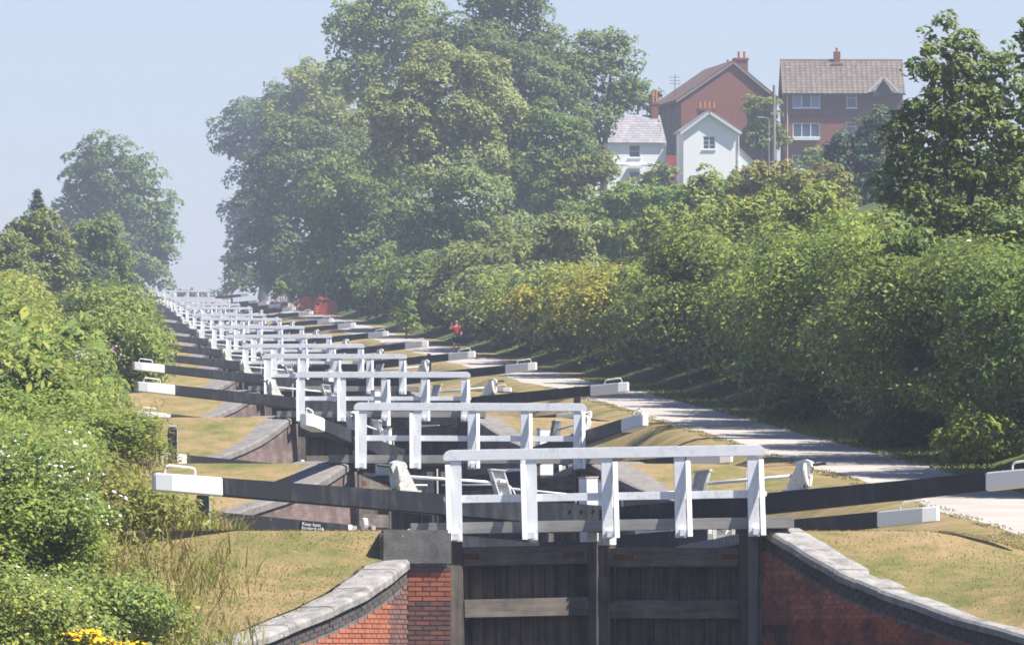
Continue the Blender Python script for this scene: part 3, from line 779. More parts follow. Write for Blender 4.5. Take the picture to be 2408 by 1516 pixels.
def bush_w(label, u, s, h, rx, kind, seed, leafk=.042, cover=.6, sub=22, group=None, ry=None, cat='bush', name='bush', flowers=None, fcol=None, dome=.62, wild=.2, hk=.82, canopy=False):
    """a bush standing at canal coordinates u,s, h metres high"""
    rng = np.random.default_rng(seed); g = float(G(u, s)); p = W(u, s, g); r = s/180; h = h*hk
    if canopy: r = max(r, 1.6)
    leaf = leafk*r; ry = ry or rx; qy = min(ry, rx*1.25)
    ells = [((p.x, p.y, g+h*(1-dome)), (rx, qy, h*dome)), ((p.x-rx*.35, p.y-qy*.3, g+h*.22), (rx*.75, qy*.7, h*.38)), ((p.x+rx*.4, p.y+qy*.1, g+h*.3), (rx*.7, qy*.7, h*.42)), ((p.x-rx*.1, p.y+qy*.6, g+h*.35), (rx*.7, qy*.6, h*.4))]
    if canopy: ells = [((p.x+rx*.15, p.y, g+h*.62), (rx, qy, h*.40)), ((p.x-rx*.45, p.y-qy*.2, g+h*.50), (rx*.55, qy*.6, h*.28)), ((p.x+rx*.35, p.y+qy*.3, g+h*.75), (rx*.75, qy*.7, h*.32)), ((p.x-rx*.36, p.y, g+h*.19), (rx*.46, qy*1.2, h*.27)), ((p.x+rx*.1, p.y, g+h*.25), (rx*.5, qy*1.1, h*.30)), ((p.x-rx*.3, p.y+qy*.5, g+h*.62), (rx*.5, qy*.5, h*.26))]
    t = thing(name, label, cat, p, 0, group)
    band = min([.95,1.1,1.3,1.55,1.85,2.2,2.6,3.1,3.7,4.5,5.5,6.5], key=lambda q: abs(q-r)); key = ('bushproto', band, round(h/rx), seed % 2, canopy)
    if key not in CACHE:
        P, N, MU = foliage(ells, leaf, rng, cover, sub, (.26,.46), bottom=g-.15, wild=wild)
        V, F = leaf_quads(P-np.array(p), N, leaf, rng, mul=np.where(MU > 1, 2.0 if canopy else 1.25, 1.0)); LEAFCOUNT[0] += len(F)
        CACHE[key] = (npmesh('foliage', V, F, LEAFM[kind]), rx, qy, h, P-np.array(p), N)
    pm_, prx, pry, ph, P, N = CACHE[key]; fo = lk(bpy.data.objects.new('foliage', pm_), t)
    fo.scale = ((-1 if seed % 3 == 0 else 1)*rx/prx, ry/pry, h/ph); fo.rotation_euler = (0, 0, rng.uniform(-.04, .04) if ry > 1.3*rx else rng.uniform(-.6,.6)); fo.material_slots[0].link = 'OBJECT'; fo.material_slots[0].material = LEAFM[kind]
    m = MB()
    for k in range(4):
        a = rng.uniform(0, 6.28); m.tube([(0,0,-.2), (.2*rx*math.cos(a), .2*ry*math.sin(a), h*.4), (.45*rx*math.cos(a), .45*ry*math.sin(a), h*.75)], [.05+.008*h, .035+.004*h, .012], 6)
    m.build('stem', M['bark'], t)
    if flowers:
        top = (N[:,2] > -.1) & (N[:,1] < .3); Q = P[top]; Nn = N[top]
        ix = rng.choice(len(Q), min(flowers, len(Q)), replace=False)
        V, F = leaf_quads(Q[ix]+Nn[ix]*leaf*.9, Nn[ix], leaf*.72, rng, .9, .4)
        fo = lk(bpy.data.objects.new('flower', npmesh('flower', V, F, fcol or M['petal'])), t); fo['kind'] = 'stuff'
    return t
M['petal'] = m_plain('white_petals', (.74,.74,.72), .7, .2, .1); M['petal_p'] = m_plain('purple_petals', (.34,.22,.34), .7, .2, .2)

# --- trees right of the flight
tree('dark rounded tree at the very top of the wood, cut by the frame', [(1190,60,125,115),(1110,140,170,110),(1260,150,90,110)], 5.7, 'dark', 11, sub=34, trunk_r=.5, sr=(.2,.36))
tree('yellowish green tree at the upper left of the wood', [(850,70,85,85),(900,40,100,80),(860,190,115,95),(960,110,110,110)], 6.2, 'hedge', 12, sub=24, sr=(.22,.40), wild=.3)
tree('airy tree with open crown at the right end of the wood', [(1440,130,70,80),(1360,190,100,120),(1470,220,45,50),(1400,290,80,70)], 5.6, 'mid', 13, cover=.36, sub=30, sr=(.18,.34), wild=.35)
tree('grey green tree behind the slate roofed cottage', [(1500,225,45,50),(1450,230,50,60),(1530,240,28,40)], 6.3, 'mid', 14, cover=.4, sub=22)
tree('pale willow in the middle of the wood', [(1060,230,165,120),(960,310,150,130),(1150,330,130,140),(1050,370,190,110)], 4.9, 'pale', 15, sub=34, droop=.25, sr=(.18,.34))
tree('dark tree overhanging the gap of sky at the top lock', [(600,300,100,75),(570,340,70,60),(660,280,80,80),(620,440,95,110),(580,520,62,85),(560,590,35,80)], 8.7, 'dark', 16, cover=.42, sub=26, sr=(.2,.36), wild=.35)
tree('light crowned tree left of the willow', [(740,210,80,65),(700,300,110,100),(780,300,100,120)], 7.6, 'hedge', 17, sub=28, sr=(.2,.36))
tree('broad dark tree standing over the towpath', [(690,430,130,150),(740,560,150,140),(650,610,100,110),(800,420,110,140)], 6.4, 'dark', 18, sub=34, sr=(.18,.34))
tree('full mid green tree below the pale willow', [(860,480,150,130),(840,600,150,130),(950,560,140,150)], 5.3, 'mid', 19, sub=34, sr=(.18,.34))
tree('spreading tree with grey green leaves in the front of the wood', [(1090,480,150,120),(1010,590,150,130),(1150,590,130,120),(1060,660,160,100)], 4.5, 'pale', 20, sub=34, sr=(.16,.32))
tree('bushy tree right of the willow with dark hollows', [(1260,420,120,110),(1310,330,90,90),(1220,540,110,90),(1370,400,75,70)], 4.9, 'mid', 21, sub=32, sr=(.2,.36))
tree('dense dark tree at the shoulder of the wood', [(1230,220,110,100),(1300,240,90,120),(1180,160,110,80)], 5.5, 'dark', 22, sub=32, sr=(.2,.34))
tree('small leafy tree before the slate roofed cottage', [(1390,400,62,58),(1330,440,70,60),(1300,480,70,60)], 4.7, 'mid', 23, sub=26)
tree('rounded mid wood tree filling below the yellowish crown', [(800,330,120,110),(900,400,140,120),(760,400,110,120)], 6.6, 'mid', 33, sub=32, sr=(.18,.34))
tree('leafy tree low in the wood behind the pale sapling', [(900,680,90,80),(820,670,90,80),(980,640,90,90)], 4.9, 'mid', 34, sub=30, sr=(.18,.34))
tree('dense tree filling the wood right of centre', [(1180,380,120,110),(1290,470,110,90),(1130,300,120,100)], 5.2, 'pale', 35, sub=32, sr=(.18,.34))
tree('slim hazy tree beside the topmost lock', [(545,640,28,50),(560,660,24,45),(535,672,22,28)], 7.6, 'pale', 24, cover=.32, sub=20)
tree('yellow green sapling near the group of walkers', [(658,676,16,20),(650,690,12,14)], 5.25, 'bright', 25, cover=.5, sub=10, skirt=False)
tree('pale young willow by the towpath', [(955,690,30,36),(945,735,34,40),(965,760,30,36)], 3.95, 'hedge', 26, sub=16)
tree('leafy tree between the two brick blocks', [(1790,270,48,50),(1780,330,45,50),(1815,330,40,50)], 5.45, 'mid', 27, sub=24)
tree('dark blue green tree in front of the right brick block', [(2010,370,66,70),(2060,310,45,90),(1970,365,40,50),(2060,400,60,60),(2000,440,70,50),(2080,470,60,60)], 3.8, 'blue', 28, sub=30, sr=(.18,.34))
tree('bright green shrub below the brick block windows', [(1918,366,30,28),(1905,382,35,25)], 5.2, 'bright', 29, sub=14, cat='bush', name='bush')
tree('tall ash tree filling the right edge', [(2235,150,100,110),(2330,210,90,120),(2120,330,62,90),(2110,450,72,80),(2250,260,110,100),(2400,300,70,100),(2190,330,120,120),(2300,370,130,140),(2180,480,120,110),(2380,430,80,130),(2290,560,150,130)], 1.66, 'ash', 30, cover=.46, sub=42, leafk=.046, sr=(.14,.27), depth=.8, trunk_r=.16, wild=.3)
tree('dark branch of a nearer tree at the top right corner', [(2430,120,38,90),(2440,260,40,100)], 1.45, 'dark', 31, cover=.6, sub=26, leafk=.06, trunk_r=.1)
tree('shaded sycamore at the right edge above the hedge', [(2340,690,125,120),(2210,690,120,120),(2130,600,85,100),(2310,850,140,120),(2400,580,70,130),(2200,840,110,110)], 1.5, 'ash', 32, cover=.46, sub=34, leafk=.048, sr=(.16,.3), trunk_r=.13)
# --- hedge in front of the houses and the bank behind the towpath hedge
BK = [
 ('green bramble bank below the slate roofed cottage', (1400,520,110,62),4.2,'bank'),
 ('long smooth green bank hedge under the cottages', (1510,472,125,48),4.1,'bank'),
 ('grassy green hedge mound left of the white gable', (1590,490,75,60),3.9,'bank'),
 ('wide bushy hedge in front of the white gable', (1690,445,90,45),3.5,'hedge'),
 ('tall olive hedge in front of the brick block', (1810,430,95,50),3.4,'moss'),
 ('olive hedge end before the dark blue green tree', (1925,440,90,50),3.2,'moss'),
 ('low bush beside the slate roofed cottage door', (1550,410,45,24),5.0,'mid'),
 ('yellow green hawthorn crest in the middle of the bank', (1550,535,75,45),3.15,'hedge'),
 ('leafy hedge crest above the third lock', (1650,545,110,75),2.85,'hedge'),
 ('tangled elder on the hedge crest', (1780,535,120,85),2.62,'hedge'),
 ('hawthorn on the hedge crest left of the ash', (1910,530,120,90),2.45,'hedge'),
 ('hedge crest bush partly behind the ash', (2040,560,110,90),2.3,'hedge'),
 ('blue green willow scrub on the bank above the walker', (1330,570,90,70),3.6,'pale'),
 ('scrubby bush where the wood meets the hedge', (1210,580,80,70),3.9,'mid'),
 ('dull green bush high on the bank', (1460,560,90,50),3.7,'bank'),
]
for j, (lab, e, r, kd) in enumerate(BK):
    k = r/KP; g = Gxy(at(e[0],0,r).x, 180*r); gpy = HOR-g*KP/r     # ground seen there
    low = max(e[1]+e[3], min(gpy, e[1]+e[3]+160))
    tree(lab, [e, (e[0]-e[2]*.3, (e[1]+low)/2, e[2]*.9, (low-e[1])*.6+10), (e[0]+e[2]*.4, (e[1]+low)/2+8, e[2]*.8, (low-e[1])*.55+10)], r, kd, 60+j, cover=.5, sub=30 if kd != 'bank' else 90, leafk=.040 if kd != 'bank' else .033, cat='hedge', name='hedge', group='hedges below the houses', sr=(.18,.34) if kd != 'bank' else (.10,.18), wild=.25)
# --- front row of the hedge along the towpath
FR = [(1.30,5.0,2.8,'mid','hedge bush at the extreme right edge'),(1.40,5.0,2.8,'mid','hedge bush at the right edge above the near right beam'),(1.50,5.4,3.0,'mid','shaded hedge bush where the ash meets the towpath'),(1.60,5.2,2.7,'hedge','hedge bush under the ash beside the towpath'),(1.70,5.4,2.6,'hedge','hedge bush at the bend of shadow on the towpath'),
 (1.80,5.6,2.6,'hedge','tall hawthorn over the towpath by the third lock'),(1.91,5.8,2.6,'hedge','pale flowering bush over the towpath by the third lock'),(2.03,5.7,2.6,'hedge','tall leafy bush right of the third lock beam'),
 (2.16,5.6,2.6,'hedge','hedge bush behind the third lock white beam end'),(2.30,5.4,2.6,'moss','olive hedge bush beside the fourth lock'),(2.45,5.3,2.6,'hedge','hedge bush right of the fourth lock beam'),
 (2.62,5.0,2.7,'yellow','hawthorn beginning to yellow beside the fifth lock'),(2.80,4.8,2.8,'hedge','hedge bush just past the fifth lock'),(3.00,4.9,2.9,'yellow','golden leaved bush beside the sixth lock'),
 (3.22,4.8,3.0,'hedge','leafy bush just right of the walker'),(3.46,5.0,3.1,'pale','pale bush behind the walker'),(3.75,5.6,3.2,'moss','dark green bush past the walker'),(4.1,5.6,3.4,'mid','bush at the foot of the wood'),
 (4.5,5.5,3.6,'mid','undergrowth under the wood by the tenth lock'),(4.95,5.5,3.8,'dark','dark undergrowth behind the orange netting'),(5.45,5.5,4.0,'dark','dark undergrowth beyond the orange netting'),(6.0,5.5,4.4,'dark','dark undergrowth near the thirteenth lock'),(6.6,5.5,4.6,'dark','dark undergrowth near the fourteenth lock'),(7.2,5.0,4.8,'dark','dark undergrowth beside the topmost lock')]
for j, (r, h, rx, kd, lab) in enumerate(FR):
    bush_w(lab, 14.0+.35*math.sin(j*2.1), 180*r, h*(.92+.08*math.sin(j*1.7))*(1 if r < 2.25 else (.86 if r < 3.6 else 1)), rx*1.3, kd, 100+j, leafk=.040, sub=26, cover=.32, canopy=True, group='bushes of the towpath hedge', ry=10.5*r/1.8, dome=.6, wild=.3, cat='bush', flowers=(60 if r < 2.3 and kd != 'dark' else None))
for j, (u, s, h, rx, kd, lab) in enumerate([(11.9,262,1.5,1.1,'bright','low pale bush at the towpath edge right of the nearest lock'),(11.8,330,1.2,1.0,'hedge','low weeds at the hedge foot behind the third lock'),(12.0,285,1.3,1.0,'dark','dark low bush at the hedge foot')]):
    bush_w(lab, u, s, h, rx, kd, 150+j, leafk=.045, sub=18, group='low plants at the hedge foot')

# --- left side
tree('tall rounded tree alone against the sky on the left', [(265,420,115,95),(205,440,80,95),(325,470,88,115),(265,550,140,120),(345,600,82,95),(200,560,90,110),(300,650,120,60),(365,560,55,90)], 7.9, 'mid', 40, cover=.5, sub=36, sr=(.18,.32), wild=.28)
tree('smaller tree in front of the tall left tree', [(240,590,62,75),(205,570,50,60),(275,640,55,55),(230,670,70,45)], 4.6, 'mid', 41, sub=28)
tree('leafy left hedge tree with conifer behind', [(95,555,62,62),(55,600,75,70),(135,620,60,75),(90,660,95,60)], 3.9, 'mid', 42, sub=32, sr=(.2,.36))
tree('low dark hedge tree at the left edge', [(15,600,60,50),(0,640,75,60),(40,670,70,50)], 3.8, 'mid', 43, sub=28)
tree('grey green bush left of the tall tree foot', [(175,640,45,48),(205,670,55,40),(160,680,50,36)], 4.0, 'blue', 44, sub=22)
def conifer(label, px, top, low, r, seed):
    rng = np.random.default_rng(seed); a, b = at(px, top, r), at(px, low, r); g = Gxy(a.x, a.y); H = a.z-g
    t = thing('conifer_tree', label, 'tree', (a.x, a.y, g)); P, N = [], []
    for k in range(14):
        f = k/13; z = a.z-(a.z-b.z)*f; rad = .15+1.5*f
        for q in range(int(4+7*f)):
            an = rng.uniform(0, 6.28); n = int(40+60*f); d = rng.uniform(.1, 1, n)
            p = np.stack([a.x+math.cos(an)*rad*d+rng.normal(0,.09,n), a.y+math.sin(an)*rad*d+rng.normal(0,.09,n), z-.35*rad*d*d+.2*d**3+rng.normal(0,.08,n)], 1)
            P.append(p); N.append(np.tile([math.cos(an)*.5, math.sin(an)*.5, .7], (n,1)))
    fol_obj('crown', np.concatenate(P), np.concatenate(N), .04*r*.8, LEAFM['blue'], t, rng, .35)
    m = MB(); m.tube([(0,0,-.3),(0,0,H*.6),(0,0,H)], [.16,.1,.02], 8); m.build('trunk', M['bark'], t)
conifer('pointed dark conifer top in front of the tall left tree', 86, 455, 580, 4.2, 45)
LB = [(.93,1.75,2.1,-9.45,'bramble','bramble thicket with white blossom in the bottom left corner'),(.99,2.0,2.2,-9.5,'bramble','bramble thicket with blossom left of the tall grass'),(1.06,2.0,2.2,-9.4,'bramble','leafy bramble mound beside the nearest left beam'),(1.14,2.2,2.3,-9.5,'bramble','bramble mound behind the tall grass'),
 (1.23,2.3,2.3,-9.8,'bramble','mixed bramble and nettle mound opposite the nearest lock head'),(1.33,2.5,2.4,-9.9,'hedge','scrubby mound left of the second lock'),(1.45,2.6,2.4,-9.8,'bramble','leafy mound left of the second lock head'),(1.6,2.9,2.5,-9.9,'hedge','weedy scrub with thistles left of the third lock'),
 (1.76,3.1,2.6,-9.7,'hedge','scrub left of the third lock beam end'),(1.95,3.3,2.7,-9.5,'hedge','hedge bush left of the third lock head'),(2.15,3.6,2.8,-9.9,'hedge','round hedge bush left of the fourth lock'),(2.4,3.8,2.9,-9.1,'hedge','round hedge bush left of the fifth lock'),
 (2.68,3.9,3.0,-9.0,'hedge','green hedge bush hiding the fifth lock beam ends'),(3.0,3.8,3.1,-8.9,'mid','green hedge bush hiding the sixth lock beam ends'),(3.4,3.6,3.2,-8.9,'hedge','hedge bush hiding the seventh lock beam ends'),(3.85,3.5,3.3,-8.9,'mid','far hedge bush hiding the eighth lock beam ends'),(4.4,3.4,3.4,-8.9,'mid','far hedge bush hiding the ninth lock beam ends'),(5.2,3.4,3.6,-9.2,'mid','farthest hedge bush left of the flight')]
for j, (r, h, rx, u, kd, lab) in enumerate(LB):
    bush_w(lab, u-(.3 if 1.6 < r < 2.1 else 0)+(.9 if r > 2.3 else 0), 180*r, h, rx*.8, kd, 200+j, leafk=.041 if r < 1.2 else .036, sub=34, cover=.31, group='bushes along the left bank', ry=8.5*r/1.2, hk=(.82 if r < 1.3 else .98), dome=.62, wild=.4, flowers=(900 if r < 1.1 else (160 if r < 1.3 else None)))
    if r < 2.3:
        if not 1.5 < r < 2.45: bush_w('low growth lawn side of '+lab, u+1.15, 180*r+7*r, h*.62, rx*.85, ['bramble','moss','hedge'][j % 3] if r < 1.5 else 'hedge', 320+j, leafk=.040 if r < 1.2 else .036, sub=30, cover=.30, group='low growth along the left bank', ry=7*r/1.2, wild=.6)
        bush_w('leafy growth filling behind '+lab, u-(.6 if not 1.5 < r < 2.45 else 1.0), 180*r+9*r, h*.95, rx*.95, 'hedge', 350+j, leafk=.036, sub=30, cover=.30, group='filling growth along the left bank', ry=7*r/1.2, wild=.6)
    if r < 2.2: bush_w('rising scrub behind '+lab, u-3.0, 180*r+4, h+.5, rx, 'hedge', 240+j, leafk=.037, sub=24, cover=.28, group='scrub behind the left bank', ry=8*r/1.2)

for j, (u, r, h, lab) in enumerate([(-12.8,2.35,3.6,'leafy hedge far left of the fourth lock'),(-12.6,2.8,3.8,'leafy hedge far left of the fifth lock'),(-12.4,3.3,4.0,'leafy hedge far left of the seventh lock'),(-14.5,3.0,4.2,'tall hedge at the left edge below the conifer')]):
    bush_w(lab, u, 180*r, h, 2.9, 'hedge', 390+j, leafk=.036, sub=30, cover=.32, group='hedge under the left trees', ry=8*r/1.2, wild=.4, hk=.95)
# --- tall grass (stuff), short grass fringe, ragwort, thistles
def grass(name, label, pts, hgt, wid, mat, seed, lean=.35, heads=0.0, headmat=None):
    rng = np.random.default_rng(seed); n = len(pts); P = np.asarray(pts)
    h = hgt*rng.uniform(.55, 1.25, n); a = rng.uniform(0, 6.28, n); l = h*lean*rng.uniform(.2, 1.3, n)
    dx, dy = np.cos(a)*l, np.sin(a)*l; wv = wid*rng.uniform(.7,1.3,n); b = rng.uniform(0, 3.14, n); wx, wy = np.cos(b)*wv, np.sin(b)*wv*.3
    z0 = np.zeros(n)
    v = np.stack([np.stack([P[:,0]-wx, P[:,1]-wy, P[:,2]], 1), np.stack([P[:,0]+wx, P[:,1]+wy, P[:,2]], 1),
                  np.stack([P[:,0]+dx*.4+wx*.7, P[:,1]+dy*.4+wy*.7, P[:,2]+h*.6], 1), np.stack([P[:,0]+dx*.4-wx*.7, P[:,1]+dy*.4-wy*.7, P[:,2]+h*.6], 1),
                  np.stack([P[:,0]+dx+wx*.15, P[:,1]+dy, P[:,2]+h*.96], 1), np.stack([P[:,0]+dx-wx*.15, P[:,1]+dy, P[:,2]+h*.96], 1)], 1)
    V = v.reshape(-1,3); i0 = np.arange(n)[:,None]*6
    F = np.concatenate([i0+np.array([[0,1,2,3]]), i0+np.array([[3,2,4,5]])])
    o = lk(bpy.data.objects.new(name, npmesh(name, V, F, mat))); tag(o, label, 'grass', kind='stuff')
    if heads:
        k = rng.random(n) < heads; T = np.stack([P[:,0]+dx, P[:,1]+dy, P[:,2]+h*.96], 1)[k]
        T = np.repeat(T, 7, 0)+rng.normal(0, 1, (len(T)*7,3))*np.array([.018,.018,.045])
        VV, FF = leaf_quads(T, np.tile([0,0,1.0], (len(T),1)), .017, rng, .4, 1.0)
        o2 = lk(bpy.data.objects.new('seed_heads', npmesh('seed_heads', VV, FF, headmat)), o); o2['kind'] = 'stuff'
    return o
M['straw'] = m_leaf('straw_grass', (.27,.24,.10), (.45,.37,.18), (.58,.48,.27), .15, .3, 1.0)
M['green_grass'] = m_leaf('green_grass', (.12,.17,.035), (.22,.26,.06), (.34,.31,.11), .15, .35, 1.0)
M['seed'] = m_leaf('seed_head', (.26,.20,.12), (.42,.33,.20), None, .1, .3, 1.0)
M['short'] = m_leaf('short_grass', (.21,.21,.07), (.34,.27,.115), (.44,.34,.18), .1, .25, 1.5)
def scatter(n, u0, u1, s0, s1, seed, edgef=None):
    rng = np.random.default_rng(seed); u = rng.uniform(u0, u1, n); s = rng.uniform(s0, s1, n)
    if edgef is not None:
        k = edgef(u, s, rng); u, s = u[k], s[k]
    z = G(u, s); return np.stack([7.566+u*CA-s*SA, u*SA+s*CA, z], 1)
fall = lambda u, s, rng: rng.random(len(u)) < np.clip((-u-5.75-.5*np.sin(s*.35)-.35*np.sin(s*1.3))/1.6, 0, 1)
grass('tall_grass', 'tall straw coloured grass with seed heads between brambles and lawn', scatter(6000, -8.6, -5.2, 163, 207, 1, fall), .44, .009, M['straw'], 2, .75, .5, M['seed'])
grass('tall_grass', 'tall greener grass mixed through the left bank', scatter(17000, -8.9, -5.3, 163, 222, 3, fall), .36, .014, M['green_grass'], 4, .8)
grass('tall_grass', 'dry rank grass on the left bank beyond the nearest lock', scatter(5000, -8.6, -6.2, 222, 330, 5, lambda u, s, rng: rng.random(len(u)) < np.clip((-u-6.2)/1.5, 0, 1)), .75, .016, M['straw'], 6, .4, .3, M['seed'])
def weeds(label, n, u0, u1, s0, s1, h0, h1, mat, seed, leaf=.05, ff=None):
    B = scatter(n, u0, u1, s0, s1, seed, ff); rng = np.random.default_rng(seed+1); k = len(B); m = 12
    h = rng.uniform(h0, h1, k); f = rng.uniform(.15, 1, (k,m)); a = rng.uniform(0, 6.28, k)
    P = B[:,None,:]+np.stack([np.cos(a)[:,None]*.25*f*h[:,None]+rng.normal(0,.05,(k,m)), np.sin(a)[:,None]*.25*f*h[:,None]+rng.normal(0,.05,(k,m)), f*h[:,None]], -1)
    P = P.reshape(-1,3); N = np.tile([0,-.2,1.0], (len(P),1)); V, F = leaf_quads(P, N, leaf, rng, .42, .8)
    o = lk(bpy.data.objects.new('undergrowth', npmesh('undergrowth', V, F, mat))); tag(o, label, 'undergrowth', kind='stuff'); return o
wf = lambda u, s, rng: rng.random(len(u)) < np.clip((-u-6.0-.6*np.sin(s*.4))/1.2, 0, 1)
weeds('leafy weeds and nettles mixed through the near left grass', 1700, -8.8, -5.8, 163, 212, .3, .85, LEAFM['bramble'], 71, .042, wf)
weeds('olive weeds and dock along the left bank', 700, -8.8, -6.0, 165, 330, .4, 1.0, LEAFM['moss'], 73, .055, wf)
inlawn = lambda u, s, rng: np.abs(u) > edge(s)+.6
grass('short_grass', 'short parched turf on the near left lawn', scatter(20000, -7.5, -2.6, 168, 182.5, 7, inlawn), .028, .008, M['short'], 8, .6)
grass('short_grass', 'short parched turf on the near right lawn', scatter(15000, 3, 8.1, 169, 200, 9, inlawn), .028, .008, M['short'], 10, .6)
verge = lambda u, s, rng: rng.random(len(u)) < .5+.5*np.sin(s*.9+u*3)
grass('short_grass', 'ragged grass verge creeping over the left edge of the towpath', scatter(7000, 7.75, 8.2, 190, 420, 15, verge), .035, .016, M['short'], 16, .7)
grass('short_grass', 'ragged grass verge between towpath and hedge', scatter(12000, 10.6, 12.2, 190, 460, 17), .07, .02, M['green_grass'], 18, .7)
def ragwort(px, py, r, seed, label, n=5):
    rng = np.random.default_rng(seed); top = at(px, py, r); g = Gxy(top.x, top.y); g = min(g, top.z-.5)
    t = thing('ragwort', label, 'wildflower', (top.x, top.y, g), 0, 'yellow ragwort'); H = top.z-g; m = MB(); P = []
    for k in range(n):
        x, y, z = rng.normal(0, .11), rng.normal(0, .11), H*rng.uniform(.85, 1.0)
        m.tube([(0,0,-.05), (x*.4, y*.4, z*.6), (x, y, z)], [.009,.007,.005], 5)
        q = rng.normal(0, 1, (16,3))*np.array([.055,.055,.016])+np.array([x,y,z]); P.append(q)
    m.build('stem', M['stem'], t); P = np.concatenate(P)
    V, F = leaf_quads(P, np.tile([0,-.3,1.0], (len(P),1)), .030, rng, .8, .35)
    f = lk(bpy.data.objects.new('flower_heads', npmesh('flower_heads', V, F, M['yellowpetal'])), t); f['kind'] = 'stuff'
    L = rng.normal(0, 1, (70,3))*np.array([.1,.1,.25])+np.array([0,0,H*.5])
    V, F = leaf_quads(L, np.tile([0,0,1.0], (70,1)), .05, rng, .35, .8)
    lk(bpy.data.objects.new('leaves', npmesh('leaves', V, F, LEAFM['bramble'])), t)
M['stem'] = m_plain('green_stem', (.10,.14,.04), .8, .2); M['yellowpetal'] = m_plain('ragwort_yellow', (.72,.47,.015), .7, .2, .15)
ragwort(172, 1489, .90, 301, 'yellow ragwort flower on the left of the bottom clump', 4)
ragwort(222, 1482, .90, 302, 'largest yellow ragwort flower head at the bottom left', 7)
ragwort(248, 1500, .89, 303, 'yellow ragwort flower low between the others', 4)
ragwort(292, 1508, .89, 304, 'yellow ragwort flower on the right of the bottom clump', 6)
def thistle(px, py, r, seed, label):
    rng = np.random.default_rng(seed); top = at(px, py, r); g = max(Gxy(top.x, top.y), top.z-2.2)
    t = thing('thistle', label, 'wildflower', (top.x, top.y, g), 0, 'purple wildflowers'); H = top.z-g; m = MB()
    for k in range(4):
        x, y = rng.normal(0,.12), rng.normal(0,.12); m.tube([(0,0,0),(x,y,H*rng.uniform(.85,1))], [.014,.007], 5)
    m.build('stem', M['stem'], t); P = rng.normal(0, 1, (14,3))*np.array([.16,.12,.12])+np.array([0,0,H*.95])
    V, F = leaf_quads(P, np.tile([0,-.5,.8], (14,1)), .028*r**.5, rng, .8, .5); f = lk(bpy.data.objects.new('flower_heads', npmesh('flower_heads', V, F, M['petal_p'])), t); f['kind'] = 'stuff'
thistle(178, 822, 1.68, 311, 'purple thistle flowers highest on the left bank'); thistle(205, 832, 1.6, 312, 'purple thistle flowers beside the dry grass'); thistle(270, 815, 1.7, 313, 'single purple thistle at the bush edge'); thistle(84, 1030, 1.12, 314, 'pink willowherb in the brambles')
# ------------------------------------------------------------------ houses on the rise (about a kilometre away)
M['blockbrick'] = None
def m_wallbrick(name, a, b, sc=1.0, patch=(.34,.13,.09)):
    n = NT(name); c = n.coord(); br = n.n('ShaderNodeTexBrick'); mp = n.n('ShaderNodeMapping'); mp.inputs['Rotation'].default_value = (math.pi/2, 0, 0)
    n.l(c, mp.inputs[0]); n.l(mp.outputs[0], br.inputs[0]); br.inputs['Scale'].default_value = 2.2; br.inputs['Color1'].default_value = (*a,1); br.inputs['Color2'].default_value = (*b,1); br.inputs['Mortar'].default_value = (.30,.24,.21,1)
    br.inputs['Mortar Size'].default_value = .012
    return n.bsdf(n.mix(n.ramp(n.noise(c, .35, 4, .6), [(.45,0.0),(.65,.5)]), br.outputs[0], patch), .9, .1, n.noise(c, 20, 3, .6), .2, .01)
M['blockbrick'] = m_wallbrick('block_brick', (.22,.085,.06), (.27,.105,.072), patch=(.25,.10,.07))
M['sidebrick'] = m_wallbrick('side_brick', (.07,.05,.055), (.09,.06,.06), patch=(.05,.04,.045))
M['tilehung'] = m_wallbrick('tile_hung_wall', (.15,.07,.075), (.19,.085,.085), patch=(.14,.065,.07))
M['rooftile'] = m_brick('brown_roof_tile', [(.185,.155,.125),(.225,.19,.155),(.165,.14,.115),(.25,.205,.16)], False, .15)
M['rooftile_red'] = m_brick('red_brown_roof', [(.17,.11,.09),(.20,.125,.10)], False, .2)
M['slate'] = m_brick('pale_slate', [(.27,.26,.28),(.36,.345,.36),(.31,.29,.30),(.42,.40,.40)], False, .15)
M['render'] = m_white('white_render', (.85,.85,.84), (.60,.58,.54), .58, .85, .8)
M['frame'] = m_plain('window_frame', (.72,.73,.74), .5, .4, .08)
M['terracotta'] = m_plain('terracotta_pot', (.55,.20,.08), .8, .2, .2)
M['stackbrick'] = m_plain('stack_brick', (.23,.10,.075), .9, .1, .25)
M['bargedark'] = m_plain('grey_brown_verge', (.30,.26,.24), .8, .2, .15); M['barge'] = m_plain('pale_bargeboard', (.60,.62,.64), .7, .2, .1)
n = NT('window_glass'); M['glass'] = n.bsdf((.06,.085,.12), .08, .6)
n = NT('blue_curtain_glass'); M['glassblue'] = n.bsdf((.16,.24,.42), .15, .5)
M['pipe'] = m_plain('cream_pipe', (.52,.46,.34), .7, .2, .15)
M['redwall'] = m_plain('red_boards', (.34,.07,.065), .8, .15, .25)
M['post_grey'] = m_wood('pole_timber', (.22,.19,.16), (.34,.30,.26), True)
M['steel'] = m_plain('galvanised_steel', (.36,.40,.40), .5, .4, .1)
def hole_wall(m, x0, x1, z0, z1, y0, y1, holes):
    xs = sorted(set([x0, x1]+[h[0] for h in holes]+[h[1] for h in holes])); zs = sorted(set([z0, z1]+[h[2] for h in holes]+[h[3] for h in holes]))
    for a, b in zip(xs, xs[1:]):
        run = None
        for c, d in zip(zs, zs[1:]):
            mx, mz = (a+b)/2, (c+d)/2
            if any(h[0] < mx < h[1] and h[2] < mz < h[3] for h in holes): continue
            m.box(a, b, y0, y1, c, d)
